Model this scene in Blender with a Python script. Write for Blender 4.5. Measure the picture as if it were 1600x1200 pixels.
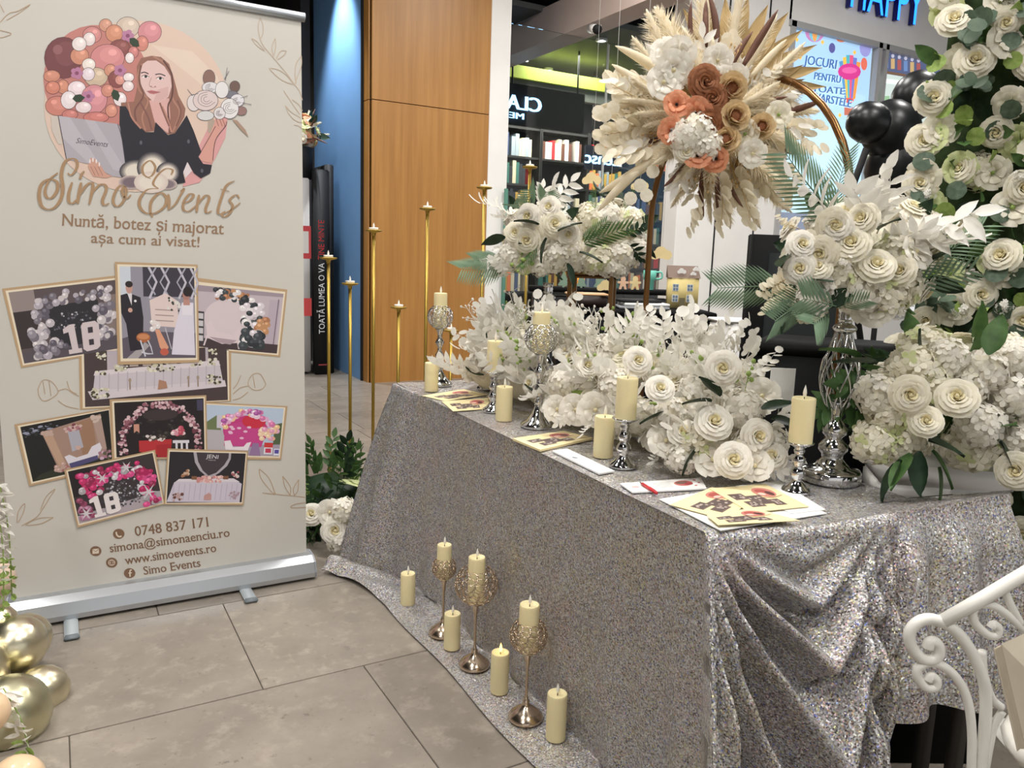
import bpy, bmesh, math, random
from mathutils import Vector as V, Matrix as M
random.seed(7)
PI = math.pi
scn = bpy.context.scene
COL = scn.collection
for o in list(bpy.data.objects): bpy.data.objects.remove(o)

# ------------------------------------------------------------------ camera
YAW, PITCH, ROLL, FPX, CAMH = 0.52646898, 0.15918934, 0.03220068, 1233.348, 1.26
_f = V((math.sin(YAW)*math.cos(PITCH), math.cos(YAW)*math.cos(PITCH), -math.sin(PITCH)))
_r0 = V((math.cos(YAW), -math.sin(YAW), 0)); _u0 = _r0.cross(_f)
CR = _r0*math.cos(ROLL) + _u0*math.sin(ROLL); CU = CR.cross(_f); CF = _f
CC = V((0, 0, CAMH))
cam = bpy.data.cameras.new('camera'); camo = bpy.data.objects.new('camera', cam); COL.objects.link(camo)
mw = M.Identity(4)
for i in range(3):
    mw[i][0] = CR[i]; mw[i][1] = CU[i]; mw[i][2] = -CF[i]; mw[i][3] = CC[i]
camo.matrix_world = mw
cam.sensor_width = 36; cam.lens = FPX*36/1600; cam.clip_start = 0.05; cam.clip_end = 100
scn.camera = camo

# ------------------------------------------------------------------ light and exposure
scn.view_settings.view_transform = 'Standard'; scn.view_settings.look = 'None'
scn.view_settings.gamma = 1.0; scn.view_settings.exposure = 0.45
try: scn.view_settings.use_curve_mapping = False
except Exception: pass
wd = bpy.data.worlds.new('mall_air'); scn.world = wd; wd.use_nodes = True
bg = wd.node_tree.nodes['Background']; bg.inputs[0].default_value = (1.0, 0.99, 0.98, 1); bg.inputs[1].default_value = 0.60

def area(name, loc, size, power, col=(1, .975, .95), aim=None, sy=None):
    l = bpy.data.lights.new(name, 'AREA'); l.energy = power; l.color = col; l.size = size
    if sy: l.shape = 'RECTANGLE'; l.size_y = sy
    o = bpy.data.objects.new(name, l); COL.objects.link(o); o.location = loc
    if aim is not None: o.rotation_euler = (V(aim)-V(loc)).to_track_quat('-Z', 'Y').to_euler()
    return o
CEIL = 4.45
LAMPS = [(-1.2, 0.4), (0.9, 1.5), (2.6, 0.0), (-0.8, 3.2), (2.4, 3.6), (4.6, 2.2), (0.6, 5.6), (4.0, 5.2), (-2.6, -1.4), (1.0, -1.6), (6.8, 3.6)]  # the last lamp is added to brighten the white shop front
for x, y in LAMPS: area('ceiling_lamp_light', (x, y, CEIL-0.06), 0.55, 40)

# ------------------------------------------------------------------ pixel to place (1600 x 1200 frame)
def ray(x, y): return CR*((x-800)/FPX) + CU*((600-y)/FPX) + CF
def onz(x, y, z=0.0): d = ray(x, y); return CC + d*((z-CAMH)/d.z)
def onX(x, y, X): d = ray(x, y); return CC + d*(X/d.x)
def onY(x, y, Y): d = ray(x, y); return CC + d*(Y/d.y)
def at(x, y, dep): return CC + ray(x, y)*dep
HF = V((math.sin(YAW), math.cos(YAW), 0))
def onface(x, y, dep):            # vertical plane square to the view, at a given depth
    d = ray(x, y); return CC + d*(dep/(d.dot(HF)))

# ------------------------------------------------------------------ colours and materials
def lin(c):
    out = []
    for v in c[:3]:
        v = v/255.0
        out.append(v/12.92 if v <= 0.04045 else ((v+0.055)/1.055)**2.4)
    return tuple(out)
MATS = {}
def mat(name, c, rough=0.5, metal=0.0, var=0.0, scale=20.0, emis=None, es=1.0, trans=0.0, bump=0.0, sheen=0.0, sub=0.0, coat=0.0, stretch=None, alpha=1.0, ior=1.45, detail=4):
    if name in MATS: return MATS[name]
    m = bpy.data.materials.new(name); m.use_nodes = True; nt = m.node_tree; N = nt.nodes; L = nt.links
    b = N['Principled BSDF']; col = lin(c)
    b.inputs['Base Color'].default_value = (*col, 1); b.inputs['Roughness'].default_value = rough; b.inputs['Metallic'].default_value = metal
    b.inputs['IOR'].default_value = ior
    if trans: b.inputs['Transmission Weight'].default_value = trans
    if coat: b.inputs['Coat Weight'].default_value = coat
    if sub:
        b.inputs['Subsurface Weight'].default_value = sub; b.inputs['Subsurface Radius'].default_value = (0.02, 0.012, 0.006); b.inputs['Subsurface Scale'].default_value = 0.5
    if emis is not None:
        b.inputs['Emission Color'].default_value = (*lin(emis), 1); b.inputs['Emission Strength'].default_value = es
    if var or bump:
        tc = N.new('ShaderNodeTexCoord'); mp = N.new('ShaderNodeMapping'); L.new(tc.outputs['Object'], mp.inputs[0])
        if stretch: mp.inputs['Scale'].default_value = stretch
        n = N.new('ShaderNodeTexNoise'); n.inputs['Scale'].default_value = scale; n.inputs['Detail'].default_value = detail; L.new(mp.outputs[0], n.inputs['Vector'])
        if var:
            r = N.new('ShaderNodeValToRGB'); r.color_ramp.elements[0].position = 0.3; r.color_ramp.elements[1].position = 0.7
            r.color_ramp.elements[0].color = (*[v*(1-var) for v in col], 1); r.color_ramp.elements[1].color = (*[min(1, v*(1+var*0.6)) for v in col], 1)
            L.new(n.outputs[0], r.inputs[0]); L.new(r.outputs[0], b.inputs['Base Color'])
        if bump:
            bp = N.new('ShaderNodeBump'); bp.inputs['Strength'].default_value = bump; bp.inputs['Distance'].default_value = 0.004
            L.new(n.outputs[0], bp.inputs['Height']); L.new(bp.outputs[0], b.inputs['Normal'])
    MATS[name] = m; return m

def print_mat(name, rough=0.5):
    m = bpy.data.materials.new(name); m.use_nodes = True; nt = m.node_tree
    a = nt.nodes.new('ShaderNodeVertexColor'); a.layer_name = 'Ink'
    n = nt.nodes.new('ShaderNodeTexNoise'); n.inputs['Scale'].default_value = 900
    mx = nt.nodes.new('ShaderNodeMix'); mx.data_type = 'RGBA'; mx.blend_type = 'OVERLAY'; mx.inputs[0].default_value = 0.08
    nt.links.new(a.outputs[0], mx.inputs[6]); nt.links.new(n.outputs[0], mx.inputs[7])
    b = nt.nodes['Principled BSDF']; nt.links.new(mx.outputs[2], b.inputs['Base Color']); b.inputs['Roughness'].default_value = rough
    MATS[name] = m; return m

# ------------------------------------------------------------------ mesh builder
class MB:
    def __init__(s): s.v = []; s.f = []; s.mi = []; s.c = []; s.cur = 0; s.col = None; s.flat = set()
    def add(s, vs, fs, flat=False):
        o = len(s.v); s.v += [tuple(p) for p in vs]
        for f in fs:
            if flat: s.flat.add(len(s.f))
            s.f.append(tuple(i+o for i in f)); s.mi.append(s.cur); s.c.append(s.col)
    def box(s, c, d, rz=0.0, bev=0.0, mt=None):
        hx, hy, hz = d[0]/2, d[1]/2, d[2]/2; mt = mt or M.Rotation(rz, 3, 'Z')
        if bev <= 0:
            P = [(-hx,-hy,-hz),(hx,-hy,-hz),(hx,hy,-hz),(-hx,hy,-hz),(-hx,-hy,hz),(hx,-hy,hz),(hx,hy,hz),(-hx,hy,hz)]
            s.add([mt@V(p)+V(c) for p in P], [(0,3,2,1),(4,5,6,7),(0,1,5,4),(1,2,6,5),(2,3,7,6),(3,0,4,7)], True)
        else:
            bm = bmesh.new(); bmesh.ops.create_cube(bm, size=1)
            for v in bm.verts: v.co = V((v.co.x*d[0], v.co.y*d[1], v.co.z*d[2]))
            bmesh.ops.bevel(bm, geom=list(bm.edges), offset=min(bev, hx*.9, hy*.9, hz*.9), segments=2, affect='EDGES')
            bm.verts.index_update()
            s.add([mt@v.co+V(c) for v in bm.verts], [[v.index for v in f.verts] for f in bm.faces]); bm.free()
    def tube(s, path, r, n=8, closed=False, caps=True, flatten=None):
        P = [V(p) for p in path]; k = len(P); R = r if isinstance(r, (list, tuple)) else [r]*k
        vs = []; up = None
        for i in range(k):
            a = P[i-1] if (i > 0 or closed) else P[i]; b = P[(i+1) % k] if (i < k-1 or closed) else P[i]
            t = (b-a)
            t = t.normalized() if t.length > 1e-9 else V((0, 0, 1))
            if up is None:
                up = V((0, 0, 1)) if abs(t.z) < .9 else V((1, 0, 0))
            x = up.cross(t)
            if x.length < 1e-6: x = V((1, 0, 0)).cross(t)
            x.normalize(); y = t.cross(x); up = y
            for j in range(n):
                q = 2*PI*j/n; vs.append(P[i] + (x*math.cos(q) + y*math.sin(q))*R[i])
        fs = []
        for i in range(k if closed else k-1):
            for j in range(n):
                a = i*n+j; b = i*n+(j+1) % n; c = ((i+1) % k)*n+(j+1) % n; d = ((i+1) % k)*n+j
                fs.append((a, b, c, d))
        if caps and not closed:
            fs.append(tuple(reversed(range(n)))); fs.append(tuple((k-1)*n+j for j in range(n)))
        s.add(vs, fs)
    def lathe(s, prof, n=20, c=(0, 0, 0), sq=1.0, mt=None):
        vs = []; fs = []; c = V(c)
        for r, z in prof:
            for j in range(n):
                q = 2*PI*j/n; p = V((r*math.cos(q), r*math.sin(q)*sq, z)); vs.append((mt@p if mt else p) + c)
        m = len(prof)
        for i in range(m-1):
            for j in range(n): fs.append((i*n+j, i*n+(j+1) % n, (i+1)*n+(j+1) % n, (i+1)*n+j))
        if prof[0][0] > 1e-5: fs.append(tuple(reversed(range(n))))
        if prof[-1][0] > 1e-5: fs.append(tuple((m-1)*n+j for j in range(n)))
        s.add(vs, fs)
    def grid(s, fn, nu, nv):
        vs = [fn(i/nu, j/nv) for j in range(nv+1) for i in range(nu+1)]
        fs = [(j*(nu+1)+i, j*(nu+1)+i+1, (j+1)*(nu+1)+i+1, (j+1)*(nu+1)+i) for j in range(nv) for i in range(nu)]
        s.add(vs, fs)
    def ball(s, c, r, n=10, m=6, mt=None, d=(1, 1, 1)):
        c = V(c); vs = []; fs = []
        for i in range(m+1):
            a = PI*i/m
            for j in range(n):
                q = 2*PI*j/n; p = V((math.sin(a)*math.cos(q)*d[0], math.sin(a)*math.sin(q)*d[1], math.cos(a)*d[2]))*r
                vs.append((mt@p if mt else p)+c)
        for i in range(m):
            for j in range(n): fs.append((i*n+j, (i+1)*n+j, (i+1)*n+(j+1) % n, i*n+(j+1) % n))
        s.add(vs, fs)
    def mesh(s, name, mats, smooth=True):
        me = bpy.data.meshes.new(name); me.from_pydata(s.v, [], s.f)
        if not isinstance(mats, (list, tuple)): mats = [mats]
        for m in mats: me.materials.append(m)
        if any(s.mi): me.polygons.foreach_set('material_index', s.mi)
        if smooth: me.polygons.foreach_set('use_smooth', [i not in s.flat for i in range(len(s.f))])
        if any(c is not None for c in s.c):
            at_ = me.color_attributes.new('Ink', 'FLOAT_COLOR', 'CORNER'); k = 0
            dat = []
            for f, c in zip(s.f, s.c):
                c = lin(c or (255, 255, 255)); dat += [c[0], c[1], c[2], 1.0]*len(f)
            at_.data.foreach_set('color', dat)
        me.update(); return me
    def build(s, name, mats, parent=None, smooth=True, world=True):
        # world: the points were given in scene space; they are moved into the parent's space
        if parent is not None and world:
            inv = TM.get(parent.name, M.Identity(4)).inverted(); s.v = [tuple(inv@V(p)) for p in s.v]
        o = link(s.mesh(name, mats, smooth), name, parent)
        if parent is not None and parent.name in TM: TM[o.name] = TM[parent.name]
        return o

TM = {}
def link(me, name, parent=None, mt=None):
    o = bpy.data.objects.new(name, me); COL.objects.link(o)
    if parent is not None: o.parent = parent
    if mt is not None: o.matrix_local = mt
    return o
def tag(o, label=None, cat=None, group=None, kind=None):
    if label: o['label'] = label
    if cat: o['category'] = cat
    if group: o['group'] = group
    if kind: o['kind'] = kind
    return o
def thing(name, label, cat, loc=(0, 0, 0), rz=0.0, group=None):
    o = bpy.data.objects.new(name, None); COL.objects.link(o); o.empty_display_size = 0.05
    o.location = loc; o.rotation_euler = (0, 0, rz); TM[o.name] = M.Translation(V(loc)) @ M.Rotation(rz, 4, 'Z')
    return tag(o, label, cat, group)
def solo(mb, name, mats, loc, label, cat, group=None, smooth=True):   # a thing of one mesh, its origin at loc
    mb.v = [tuple(V(p)-V(loc)) for p in mb.v]
    o = link(mb.mesh(name, mats, smooth), name); o.location = loc
    return tag(o, label, cat, group)
def struct(mb, name, mats, smooth=False):
    o = link(mb.mesh(name, mats, smooth), name); o['kind'] = 'structure'; return o
def frame_mt(loc, z, roll=0.0, sc=1.0, up=None):
    z = V(z).normalized(); up = V(up) if up is not None else (V((0, 0, 1)) if abs(z.z) < .97 else V((0, 1, 0)))
    x = up.cross(z).normalized(); y = z.cross(x)
    m = M(((x.x, y.x, z.x), (x.y, y.y, z.y), (x.z, y.z, z.z))).to_4x4() @ M.Rotation(roll, 4, 'Z')
    s = sc if isinstance(sc, (tuple, list)) else (sc, sc, sc)
    return M.Translation(V(loc)) @ m @ M.Diagonal((*s, 1))
def place(me, name, parent, loc, z, roll=0.0, sc=1.0, up=None):      # loc / z in scene space, put under parent
    return link(me, name, parent, TM[parent.name].inverted() @ frame_mt(loc, z, roll, sc, up))
def catmull(P, n=6, closed=False):
    P = [V(p) for p in P]; k = len(P); out = []
    rng = range(k if closed else k-1)
    for i in rng:
        p0 = P[(i-1) % k] if (closed or i > 0) else P[0]; p1 = P[i]; p2 = P[(i+1) % k]
        p3 = P[(i+2) % k] if (closed or i+2 < k) else P[-1]
        for j in range(n):
            t = j/n
            out.append(0.5*((2*p1) + (p2-p0)*t + (2*p0-5*p1+4*p2-p3)*t*t + (3*p1-p0-3*p2+p3)*t**3))
    if not closed: out.append(P[-1])
    return out
def text_geo(body, shear=0.0):
    cu = bpy.data.curves.new('lettering', 'FONT'); cu.body = body; cu.resolution_u = 3; cu.shear = shear
    o = bpy.data.objects.new('lettering', cu); COL.objects.link(o)
    dg = bpy.context.evaluated_depsgraph_get(); me = o.evaluated_get(dg).to_mesh()
    vs = [(v.co.x, v.co.y) for v in me.vertices]; fs = [tuple(p.vertices) for p in me.polygons]
    o.evaluated_get(dg).to_mesh_clear(); bpy.data.objects.remove(o); bpy.data.curves.remove(cu)
    return vs, fs
# ================================================================== THE SETTING
def tile_mat(name, c, k):
    m = bpy.data.materials.new(name); m.use_nodes = True; nt = m.node_tree; N = nt.nodes; L = nt.links; b = N['Principled BSDF']
    tc = N.new('ShaderNodeTexCoord'); oi = N.new('ShaderNodeObjectInfo'); ad = N.new('ShaderNodeVectorMath'); ad.operation = 'MULTIPLY_ADD'
    L.new(oi.outputs['Random'], ad.inputs[0]); ad.inputs[1].default_value = (30, 17, 9); L.new(tc.outputs['Object'], ad.inputs[2])
    def noise(s, d, lo, hi):
        n = N.new('ShaderNodeTexNoise'); n.inputs['Scale'].default_value = s; n.inputs['Detail'].default_value = d; n.inputs['Roughness'].default_value = .65; L.new(ad.outputs[0], n.inputs['Vector'])
        r = N.new('ShaderNodeMapRange'); r.inputs[1].default_value = lo; r.inputs[2].default_value = hi; L.new(n.outputs[0], r.inputs[0]); return r.outputs[0]
    col = lin(c)
    def mix(fac, a, bc):
        x = N.new('ShaderNodeMix'); x.data_type = 'RGBA'; L.new(fac, x.inputs[0])
        if isinstance(a, tuple): x.inputs[6].default_value = (*a, 1)
        else: L.new(a, x.inputs[6])
        x.inputs[7].default_value = (*bc, 1); return x.outputs[2]
    a = mix(noise(3.0, 6, .35, .7), tuple(v*.76 for v in col), tuple(min(1, v*1.10) for v in col))
    a = mix(noise(16, 9, .52, .68), a, tuple(min(1, v*1.2) for v in col))
    a = mix(noise(38, 6, .62, .70), a, tuple(v*.6 for v in col))
    L.new(a, b.inputs['Base Color']); b.inputs['Roughness'].default_value = .34
    b.inputs['Specular IOR Level'].default_value = .45
    return m
TILES = [tile_mat('stone_tile_a', (154, 145, 133), 0), tile_mat('stone_tile_b', (147, 138, 127), 1), tile_mat('stone_tile_dark', (130, 116, 104), 2)]
grout = mat('grout', (96, 86, 76), .9, var=.1, scale=60)
mb = MB(); mb.box((3, 5, -0.025), (26, 26, 0.04)); FLOOR = struct(mb, 'floor', grout)
TW, TH = 0.794, 0.635
tm = {}
for k in range(3):
    mb = MB(); g = .0016
    mb.box((0, 0, -0.006), (TW-2*g, TH-2*g, 0.012), bev=0.0012)
    tm[k] = mb.mesh('tile', TILES[k], False)
off = {0: -0.027, 1: 0.465, 2: 0.254}
rng = random.Random(3)
for j in range(-2, 12):
    y0 = 1.543 + j*TH; ox = off.get(j, rng.random()*TW)
    for i in range(-3, 11):
        x0 = ox + i*TW
        if x0 < -2.2 or x0 > 6.6: continue
        k = 2 if (j == 4 and abs(x0-0.9) < .5) else (0 if rng.random() < .6 else 1)
        link(tm[k], 'tile', FLOOR, M.Translation((x0+TW/2, y0+TH/2, 0)))

# ceiling with its lamps
dark = mat('ceiling_dark', (46, 46, 48), .8, var=.15, scale=6)
mb = MB(); mb.box((3, 5, CEIL+.1), (26, 26, .2)); CEILO = struct(mb, 'ceiling', dark)
lampm = mat('lamp_diffuser', (255, 250, 240), .4, emis=(255, 246, 232), es=6)
lampf = mat('lamp_rim', (210, 210, 208), .4)
for x, y in LAMPS:
    t = thing('ceiling_light', 'square white panel light set in the dark mall ceiling', 'ceiling light', (x, y, CEIL-.05), group='square ceiling panel lights')
    mb = MB()
    for a, b, c, d in ((-.31, 0, .02, .64), (.31, 0, .02, .64), (0, -.31, .64, .02), (0, .31, .64, .02)): mb.box((x+a, y+b, CEIL-.025), (c, d, .05))
    mb.build('rim', lampf, t, False)
    mb = MB(); mb.box((x, y, CEIL-.02), (.6, .6, .02)); mb.build('diffuser', lampm, t, False)

mb = MB(); mb.box((-3.3, 13.0, CEIL/2), (11.8, .2, CEIL)); struct(mb, 'wall_far', mat('mall_grey', (96, 96, 98), .7, var=.1, scale=1.5))
mb = MB(); mb.box((-7.5, 4.0, CEIL/2), (.2, 18, CEIL)); struct(mb, 'wall_left', mat('mall_pale', (176, 172, 166), .7, var=.06, scale=1.5))
# wood clad pillar, blue wall, white post
wood = bpy.data.materials.new('honey_veneer'); wood.use_nodes = True
nt = wood.node_tree; N = nt.nodes; L = nt.links; b = N['Principled BSDF']; b.inputs['Roughness'].default_value = .42
tc = N.new('ShaderNodeTexCoord'); mp = N.new('ShaderNodeMapping'); mp.inputs['Scale'].default_value = (9, 9, .35); L.new(tc.outputs['Object'], mp.inputs[0])
n = N.new('ShaderNodeTexNoise'); n.inputs['Scale'].default_value = 2.2; n.inputs['Detail'].default_value = 8; n.inputs['Roughness'].default_value = .6; L.new(mp.outputs[0], n.inputs['Vector'])
r = N.new('ShaderNodeValToRGB'); r.color_ramp.elements[0].position = .3; r.color_ramp.elements[1].position = .75
r.color_ramp.elements[0].color = (*lin((160, 110, 50)), 1); r.color_ramp.elements[1].color = (*lin((186, 134, 70)), 1); L.new(n.outputs[0], r.inputs[0]); L.new(r.outputs[0], b.inputs['Base Color'])
blackm = mat('matt_black', (18, 18, 20), .7, var=.1, scale=30)
mb = MB(); mb.box((3.24, 7.40, CEIL/2), (1.22, .16, CEIL)); W = struct(mb, 'wall_pillar', blackm)
for z0, z1 in ((0.0, 2.66), (2.668, CEIL)):
    mb = MB(); mb.box((3.255, 7.305, (z0+z1)/2), (1.23, .03, z1-z0)); mb.build('panel', wood, W, False, False)
    mb = MB(); mb.box((2.628, 7.385, (z0+z1)/2), (.026, .13, z1-z0)); mb.build('panel', wood, W, False, False)
bluem = mat('blue_paint', (112, 156, 204), .55, var=.05, scale=3)
mb = MB(); mb.box((2.71, 8.275, CEIL/2), (.2, 1.59, CEIL)); struct(mb, 'wall_blue', bluem)
mb = MB(); mb.box((2.62, 7.466, CEIL/2), (.05, .024, CEIL)); struct(mb, 'trim_1', blackm)
whitep = mat('white_paint', (244, 242, 238), .45, var=.03, scale=4)
mb = MB(); mb.box((3.985, 7.40, CEIL/2), (.225, .22, CEIL), bev=.004); struct(mb, 'trim_2', whitep)
sp = bpy.data.lights.new('wall_washer_light', 'SPOT'); sp.energy = 300; sp.spot_size = 1.15; sp.spot_blend = .8; sp.shadow_soft_size = .06; sp.color = (.9, .95, 1)
so = bpy.data.objects.new('wall_washer_light', sp); COL.objects.link(so); so.location = (2.2, 8.0, 4.3); so.rotation_euler = (V((2.6, 8.1, 2.3))-V(so.location)).to_track_quat('-Z', 'Y').to_euler()

# book shop behind glass
darkw = mat('shop_dark', (44, 42, 44), .6, var=.12, scale=3)
mb = MB(); mb.box((6.5, 12.0, 2.2), (8, .1, 4.5)); struct(mb, 'wall_back', darkw)
mb = MB(); mb.box((2.5, 10.2, 2.2), (.1, 2.4, 4.5)); struct(mb, 'wall_shopside', darkw)
mb = MB(); mb.box((6.4, 9.9, 3.98), (5.0, 4.0, .06)); struct(mb, 'ceiling_shop', mat('shop_ceiling', (86, 88, 88), .7, var=.2, scale=2))
limem = mat('lime_cove', (150, 166, 60), .5, emis=(170, 190, 60), es=.08)
mb = MB(); mb.box((6.1, 9.45, 3.66), (3.2, .12, .16)); struct(mb, 'trim_3', limem)
mb = MB(); mb.box((6.1, 9.50, 3.50), (3.2, .10, .16)); struct(mb, 'trim_4', mat('cove_grey', (96, 100, 92), .6))
beam = mat('pale_bulkhead', (206, 186, 176), .6, var=.04, scale=3)
mb = MB(); mb.box((4.98, 7.4, 3.80), (.30, 3.9, .36)); struct(mb, 'trim_5', beam)
# downlights in the shop ceiling
for x, y in ((5.2, 8.3), (6.0, 8.4), (6.9, 8.4), (5.4, 10.0), (6.3, 10.1), (7.2, 10.2), (8.0, 9.4)):
    p = V((x, y, 3.95))
    t = thing('downlight', 'small round downlight set in the book shop ceiling', 'downlight', p, group='book shop ceiling downlights')
    mb = MB(); mb.lathe([(.07, .0), (.075, -.03), (.055, -.035), (.05, -.02)], 14, p); mb.build('rim', lampf, t)
    mb = MB(); mb.lathe([(0, -.022), (.05, -.022)], 14, p); mb.build('lens', mat('downlight_glow', (255, 255, 255), .4, emis=(255, 250, 240), es=18), t)
area('shop_light', (6.2, 9.6, 3.9), 1.2, 110, (1, .96, .9))
area('shop_light', (7.6, 10.2, 3.9), 1.2, 100, (1, .96, .9))

# glass front
gl = bpy.data.materials.new('shop_glass'); gl.use_nodes = True; nt = gl.node_tree; N = nt.nodes; L = nt.links
N.remove(N['Principled BSDF']); tr = N.new('ShaderNodeBsdfTransparent'); gs = N.new('ShaderNodeBsdfGlossy'); gs.inputs['Roughness'].default_value = .02
fr = N.new('ShaderNodeFresnel'); fr.inputs[0].default_value = 1.35; ms = N.new('ShaderNodeMixShader'); tr.inputs[0].default_value = (.93, .96, .95, 1)
L.new(fr.outputs[0], ms.inputs[0]); L.new(tr.outputs[0], ms.inputs[1]); L.new(gs.outputs[0], ms.inputs[2]); L.new(ms.outputs[0], N['Material Output'].inputs[0])
steel = mat('brushed_steel', (188, 190, 192), .3, 1.0)
mb = MB(); mb.box((6.1, 7.46, .04), (4.0, .06, .08)); WIN = struct(mb, 'window_1', steel)
xs = [4.10, 5.42, 6.72, 8.0]
for a, b_ in zip(xs, xs[1:]):
    mb = MB(); mb.box(((a+b_)/2, 7.46, 1.87), (b_-a-.012, .012, 3.5)); mb.build('pane', gl, WIN, False, False)
for x in xs[1:3]:
    mb = MB(); mb.box((x, 7.455, 1.85), (.014, .03, 3.5)); mb.build('mullion', mat('pale_seal', (214, 214, 210), .5), WIN, False, False)

# white shop front on the right, with printed and lit windows
mb = MB()
mb.box((5.95, 6.1, 2.2), (1.36, .2, 4.4)); mb.box((8.7, 6.1, 4.08), (4.2, .2, .74)); mb.box((8.7, 6.1, .35), (4.2, .2, .7))
WR = struct(mb, 'wall_right', whitep)
for x in (1112, 1172):
    p = onY(x, 420, 5.998); mb = MB(); mb.box((p.x, 5.998, 2.0), (.016, .008, 4.0)); mb.build('joint', blackm, WR, False, False)
framem = mat('grey_frame', (176, 176, 176), .4)
mb = MB()
for xx, w in ((6.66, .07), (8.05, .06), (8.17, .05), (10.2, .08)): mb.box((xx, 6.03, 2.2), (w, .1, 3.05))
mb.box((8.4, 6.03, 3.70), (3.6, .1, .06)); mb.box((8.4, 6.03, .72), (3.6, .1, .06))
W2 = struct(mb, 'window_2', framem)

ink = print_mat('printed_ink', .5)
inkw = print_mat('backlit_print', .35)
_b = inkw.node_tree.nodes['Principled BSDF']; inkw.node_tree.links.new(_b.inputs['Base Color'].links[0].from_socket, _b.inputs['Emission Color']); _b.inputs['Emission Strength'].default_value = .55

SERIF = {'i': [(.5, 'b'), (.25, 'x')], 'n': [(.1, 'b'), (.9, 'b'), (.03, 'x')], 'm': [(.06, 'b'), (.5, 'b'), (.94, 'b'), (.02, 'x')], 'r': [(.2, 'b'), (.08, 'x')], 'u': [(.06, 'x'), (.8, 'x'), (.96, 'b')], 'v': [(.1, 'x'), (.9, 'x')], 'w': [(.06, 'x'), (.5, 'x'), (.94, 'x')], 'a': [(.97, 'b')], 'E': [(.1, 'b'), (.1, 'c')], '1': [(.6, 'b')], '4': [(.75, 'b')], 'N': [(.08, 'b'), (.05, 'c'), (.92, 'c')], 'b': [(.05, 'c')], 'z': [], 'j': [(.6, 'x')]}
class Ink:
    """flat print on a plane: shapes in a unit square mapped to four corners, or straight in plane coordinates"""
    def __init__(s, fn, nrm, base=0.0, step=5e-6): s.m = MB(); s.fn = fn; s.n = V(nrm); s.h = base; s.step = step
    def P(s, x, y): return s.fn(x, y) + s.n*s.h
    def poly(s, pts, c): s.m.col = c; s.m.add([s.P(*p) for p in pts], [tuple(range(len(pts)))], True); s.h += s.step
    def rect(s, x0, y0, x1, y1, c): s.poly([(x0, y0), (x1, y0), (x1, y1), (x0, y1)], c)
    def ell(s, x, y, rx, ry, c, n=14, a0=0.0, a1=2*PI): s.poly([(x+rx*math.cos(a0+(a1-a0)*i/n), y+ry*math.sin(a0+(a1-a0)*i/n)) for i in range(n if a1-a0 > 6.2 else n+1)], c)
    def line(s, pts, w, c, n=5, cal=False, w1=None):
        q = catmull([V((p[0], p[1], 0)) for p in pts], n) if n > 1 else [V((p[0], p[1], 0)) for p in pts]
        a = []; b = []
        for i, p in enumerate(q):
            t = (q[min(i+1, len(q)-1)]-q[max(i-1, 0)]); t = t.normalized() if t.length > 0 else V((1, 0, 0))
            k = i/max(1, len(q)-1); ww = w if w1 is None else w+(w1-w)*k
            if cal: ww = w*(.36+.64*max(0.0, abs(t.y))**1.5)*(.55+.45*min(1, 6*k, 6*(1-k)))
            nn = V((-t.y, t.x, 0))*(ww/2); a.append(p+nn); b.append(p-nn)
        vs = [s.P(v.x, v.y) for v in a+b]; k = len(a); s.m.col = c
        s.m.add(vs, [(i, i+1, k+i+1, k+i) for i in range(k-1)], True); s.h += s.step
    def text(s, body, p0, p1, cap, c, shear=0.0, bold=0.0, serif=0.0):      # baseline from p0 to p1, capital height cap
        vs, fs = text_geo(body, shear); x0 = min(v[0] for v in vs); x1 = max(v[0] for v in vs)
        a = V((*p0, 0)); d = V((*p1, 0))-a; sx = 1/(x1-x0); nn = V((d.y, -d.x, 0)).normalized()*(cap/.73)
        for dx in ((0, bold) if bold else (0,)):
            s.m.col = c; s.m.add([s.P(*((a + d*((v[0]-x0)*sx) + nn*v[1])+V((dx, 0, 0)))[:2]) for v in vs], fs, True); s.h += s.step
        if serif:
            mx = lambda b: max([v[0] for v in text_geo(b)[0]] or [0]); w1 = mx('I'); xh = max(v[1] for v in text_geo('x')[0]); ch = max(v[1] for v in text_geo('I')[0])
            for i, c_ in enumerate(body):
                if c_ not in SERIF: continue
                px0 = (mx(body[:i]+'I')-w1) if i else 0.0; gv = text_geo(c_)[0]; g0 = min(v[0] for v in gv); g1 = max(v[0] for v in gv)
                for fx, wh in SERIF[c_]:
                    xc = px0+g0+(g1-g0)*fx; yy = {'b': 0.0, 'x': xh-.05, 'c': ch-.05}[wh]; hw_ = .085*serif
                    q = [a + d*((u-x0)*sx) + nn*w_ for u, w_ in ((xc-hw_, yy), (xc+hw_, yy), (xc+hw_, yy+.05), (xc-hw_, yy+.05))]
                    s.m.col = c; s.m.add([s.P(p[0], p[1]) for p in q], [(0, 1, 2, 3)], True)
            s.h += s.step
    def build(s, name, mt_, parent): return s.m.build(name, mt_, parent, False)
def quad_map(c):
    c = [V(p) for p in c]
    return lambda x, y: (c[0]*(1-x)+c[1]*x)*(1-y) + (c[3]*(1-x)+c[2]*x)*y

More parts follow.
